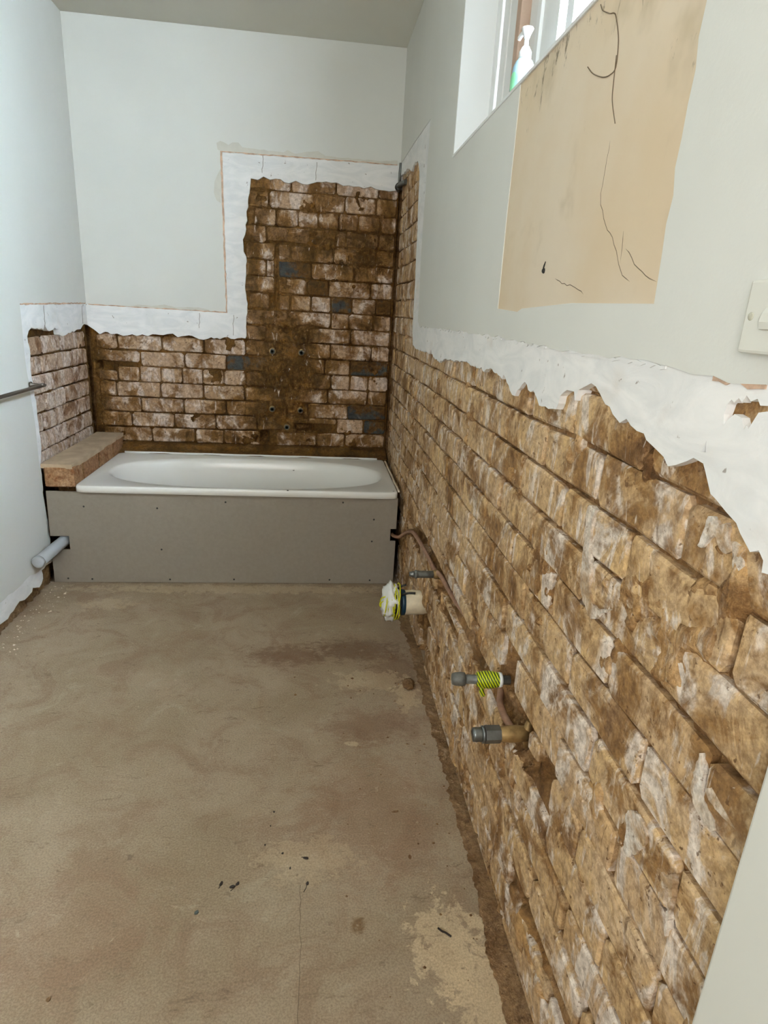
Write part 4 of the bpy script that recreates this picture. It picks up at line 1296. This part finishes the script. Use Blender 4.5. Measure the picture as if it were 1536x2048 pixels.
def crumbs(name, areas, n, mat, label, seed):
    rn = random.Random(seed)
    V, F = [], []
    for _ in range(n):
        x0, x1, y0, y1 = rn.choice(areas)
        x, y = rn.uniform(x0, x1), rn.uniform(y0, y1)
        s = rn.uniform(0.001, 0.004) * (1.5 if rn.random() < 0.12 else 1)
        b = len(V)
        for k in range(5):
            an = k * 1.2566 + rn.uniform(-.3, .3)
            V.append((x + s * 1.3 * math.cos(an), y + s * math.sin(an), -0.0005))
        for k in range(5):
            an = k * 1.2566 + rn.uniform(-.3, .3)
            V.append((x + s * 0.7 * math.cos(an), y + s * 0.6 * math.sin(an), s * rn.uniform(0.4, 0.9)))
        for k in range(5):
            F.append((b + k, b + (k + 1) % 5, b + 5 + (k + 1) % 5, b + 5 + k))
        F.append(tuple(b + 5 + k for k in range(5)))
    o = mesh(name, V, F, mat)
    o['kind'] = 'stuff'
    tag(o, label, 'rubble')


crumbs('rubble_crumbs', [(-1.665, -1.56, -1.6, -0.82), (-1.665, -1.61, -2.4, -0.85)], 150, M_CHIP, 'pale plaster crumbs strewn along the foot of the painted wall', 3)
crumbs('brick_crumbs', [(-0.14, -0.02, -2.7, -1.3), (-0.5, -0.1, -1.75, -1.35), (-0.4, -0.03, -2.9, -1.6)], 80, M_RESID, 'brown mortar crumbs scattered beside the brick wall', 4)


tube('floor_crack', [(p[0], p[1], 0.0001) for p in jag([(-0.452, -2.53), (-0.448, -2.7), (-0.452, -2.95)], 0.002, 0.02, 8)], 0.0006, M_CRACK, floor, 5)


def flake(x, y, L, wd, ang, label, mat=None, group='dark leaf scraps on the floor', tail=0.0, name='debris_scrap'):
    ca, sa = math.cos(ang), math.sin(ang)
    prof = [(-0.5, 0.0), (-0.25, 0.42), (0.1, 0.5), (0.4, 0.3), (0.5, 0.0), (0.38, -0.32), (0.05, -0.5), (-0.3, -0.35)]
    V = []
    for h in (0.0, 0.0018):
        for (a, b) in prof:
            V.append((x + ca * a * L - sa * b * wd, y + sa * a * L + ca * b * wd, 0.0 + h + (0.0018 if a > 0.2 and h else 0)))
    n = len(prof)
    F = [tuple(range(n - 1, -1, -1)), tuple(range(n, 2 * n))] + [(i, (i + 1) % n, n + (i + 1) % n, n + i) for i in range(n)]
    if tail:
        tv, tf = tube_data([(x - ca * L * .5, y - sa * L * .5, 0.001), (x - ca * (L * .5 + tail * .5) + .002, y - sa * (L * .5 + tail * .5), 0.0015), (x - ca * (L * .5 + tail), y - sa * (L * .5 + tail), 0.001)], 0.0008, 5)
        b = len(V)
        V += tv
        F += [tuple(q + b for q in t) for t in tf]
    o = mesh(name, V, F, mat or M_LEAF)
    tag(o, label, 'debris', group)
    return o


flake(-0.641, -2.517, 0.013, 0.007, 1.2, 'dark teardrop scrap lying beside the pair of scraps', tail=0.006)
flake(-0.614, -2.526, 0.013, 0.008, 0.2, 'larger dark scrap of the touching pair on the concrete')
flake(-0.602, -2.519, 0.010, 0.007, 0.9, 'smaller dark scrap with a trailing stalk of the touching pair', tail=0.018)
flake(-0.440, -2.454, 0.015, 0.007, -0.3, 'dark scrap on the pale worn concrete patch', tail=0.004)
flake(-0.435, -2.528, 0.008, 0.007, 1.2, 'small dark scrap with long thin stalk below the pale patch', tail=0.02)
for (x, y, s) in ((-0.529, -2.296, 0.006), (-0.545, -2.407, 0.005), (-0.499, -2.436, 0.006), (-0.478, -2.482, 0.005), (-0.535, -2.345, 0.004)):
    flake(x, y, s, s * 0.8, x * 50, 'tiny dark speck on the concrete beside the pale worn patch', group='tiny specks on the floor')
flake(-0.686, -2.589, 0.011, 0.009, 0.7, 'grey-green crumb lying alone on the concrete', mat=mat_simple('green_grey_crumb', S(72, 78, 74), 0.8), group=None)
flake(-0.174, -2.466, 0.012, 0.008, 1.6, 'brown scrap on the concrete between pale patch and brick wall', mat=M_RESID, group=None)
flake(-0.194, -2.312, 0.020, 0.006, 0.1, 'flat brown sliver on the concrete near the hexagonal union', mat=M_RESID, group=None)
flake(-0.941, -2.760, 0.009, 0.009, 0.4, 'round brown crumb alone on the open concrete', mat=M_RESID, group=None)
tag(tube('twig', smooth_path([(-0.138, -2.662, 0.002), (-0.130, -2.672, 0.004), (-0.124, -2.674, 0.003), (-0.112, -2.684, 0.002)]), 0.0022, M_LEAF, None, 7), 'short dark bent twig on the pale worn floor patch', 'twig')
# lump of mortar at the wall foot
bm = bmesh.new()
bmesh.ops.create_icosphere(bm, subdivisions=3, radius=1.0)
for v in bm.verts:
    c = v.co.copy()
    rr = 1 + 0.25 * noise.noise(c * 2.1)
    v.co = Vector((-0.068 + c.x * 0.022 * rr, -1.70 + c.y * 0.035 * rr, 0.008 + c.z * 0.012 * rr))
me = bpy.data.meshes.new('mortar_lump')
bm.to_mesh(me)
bm.free()
tag(link('mortar_lump', me, M_RESID, None, True), 'small brown mortar lump on the floor below the copper pipe', 'rubble')
print('BRICKS', N_BRICK)
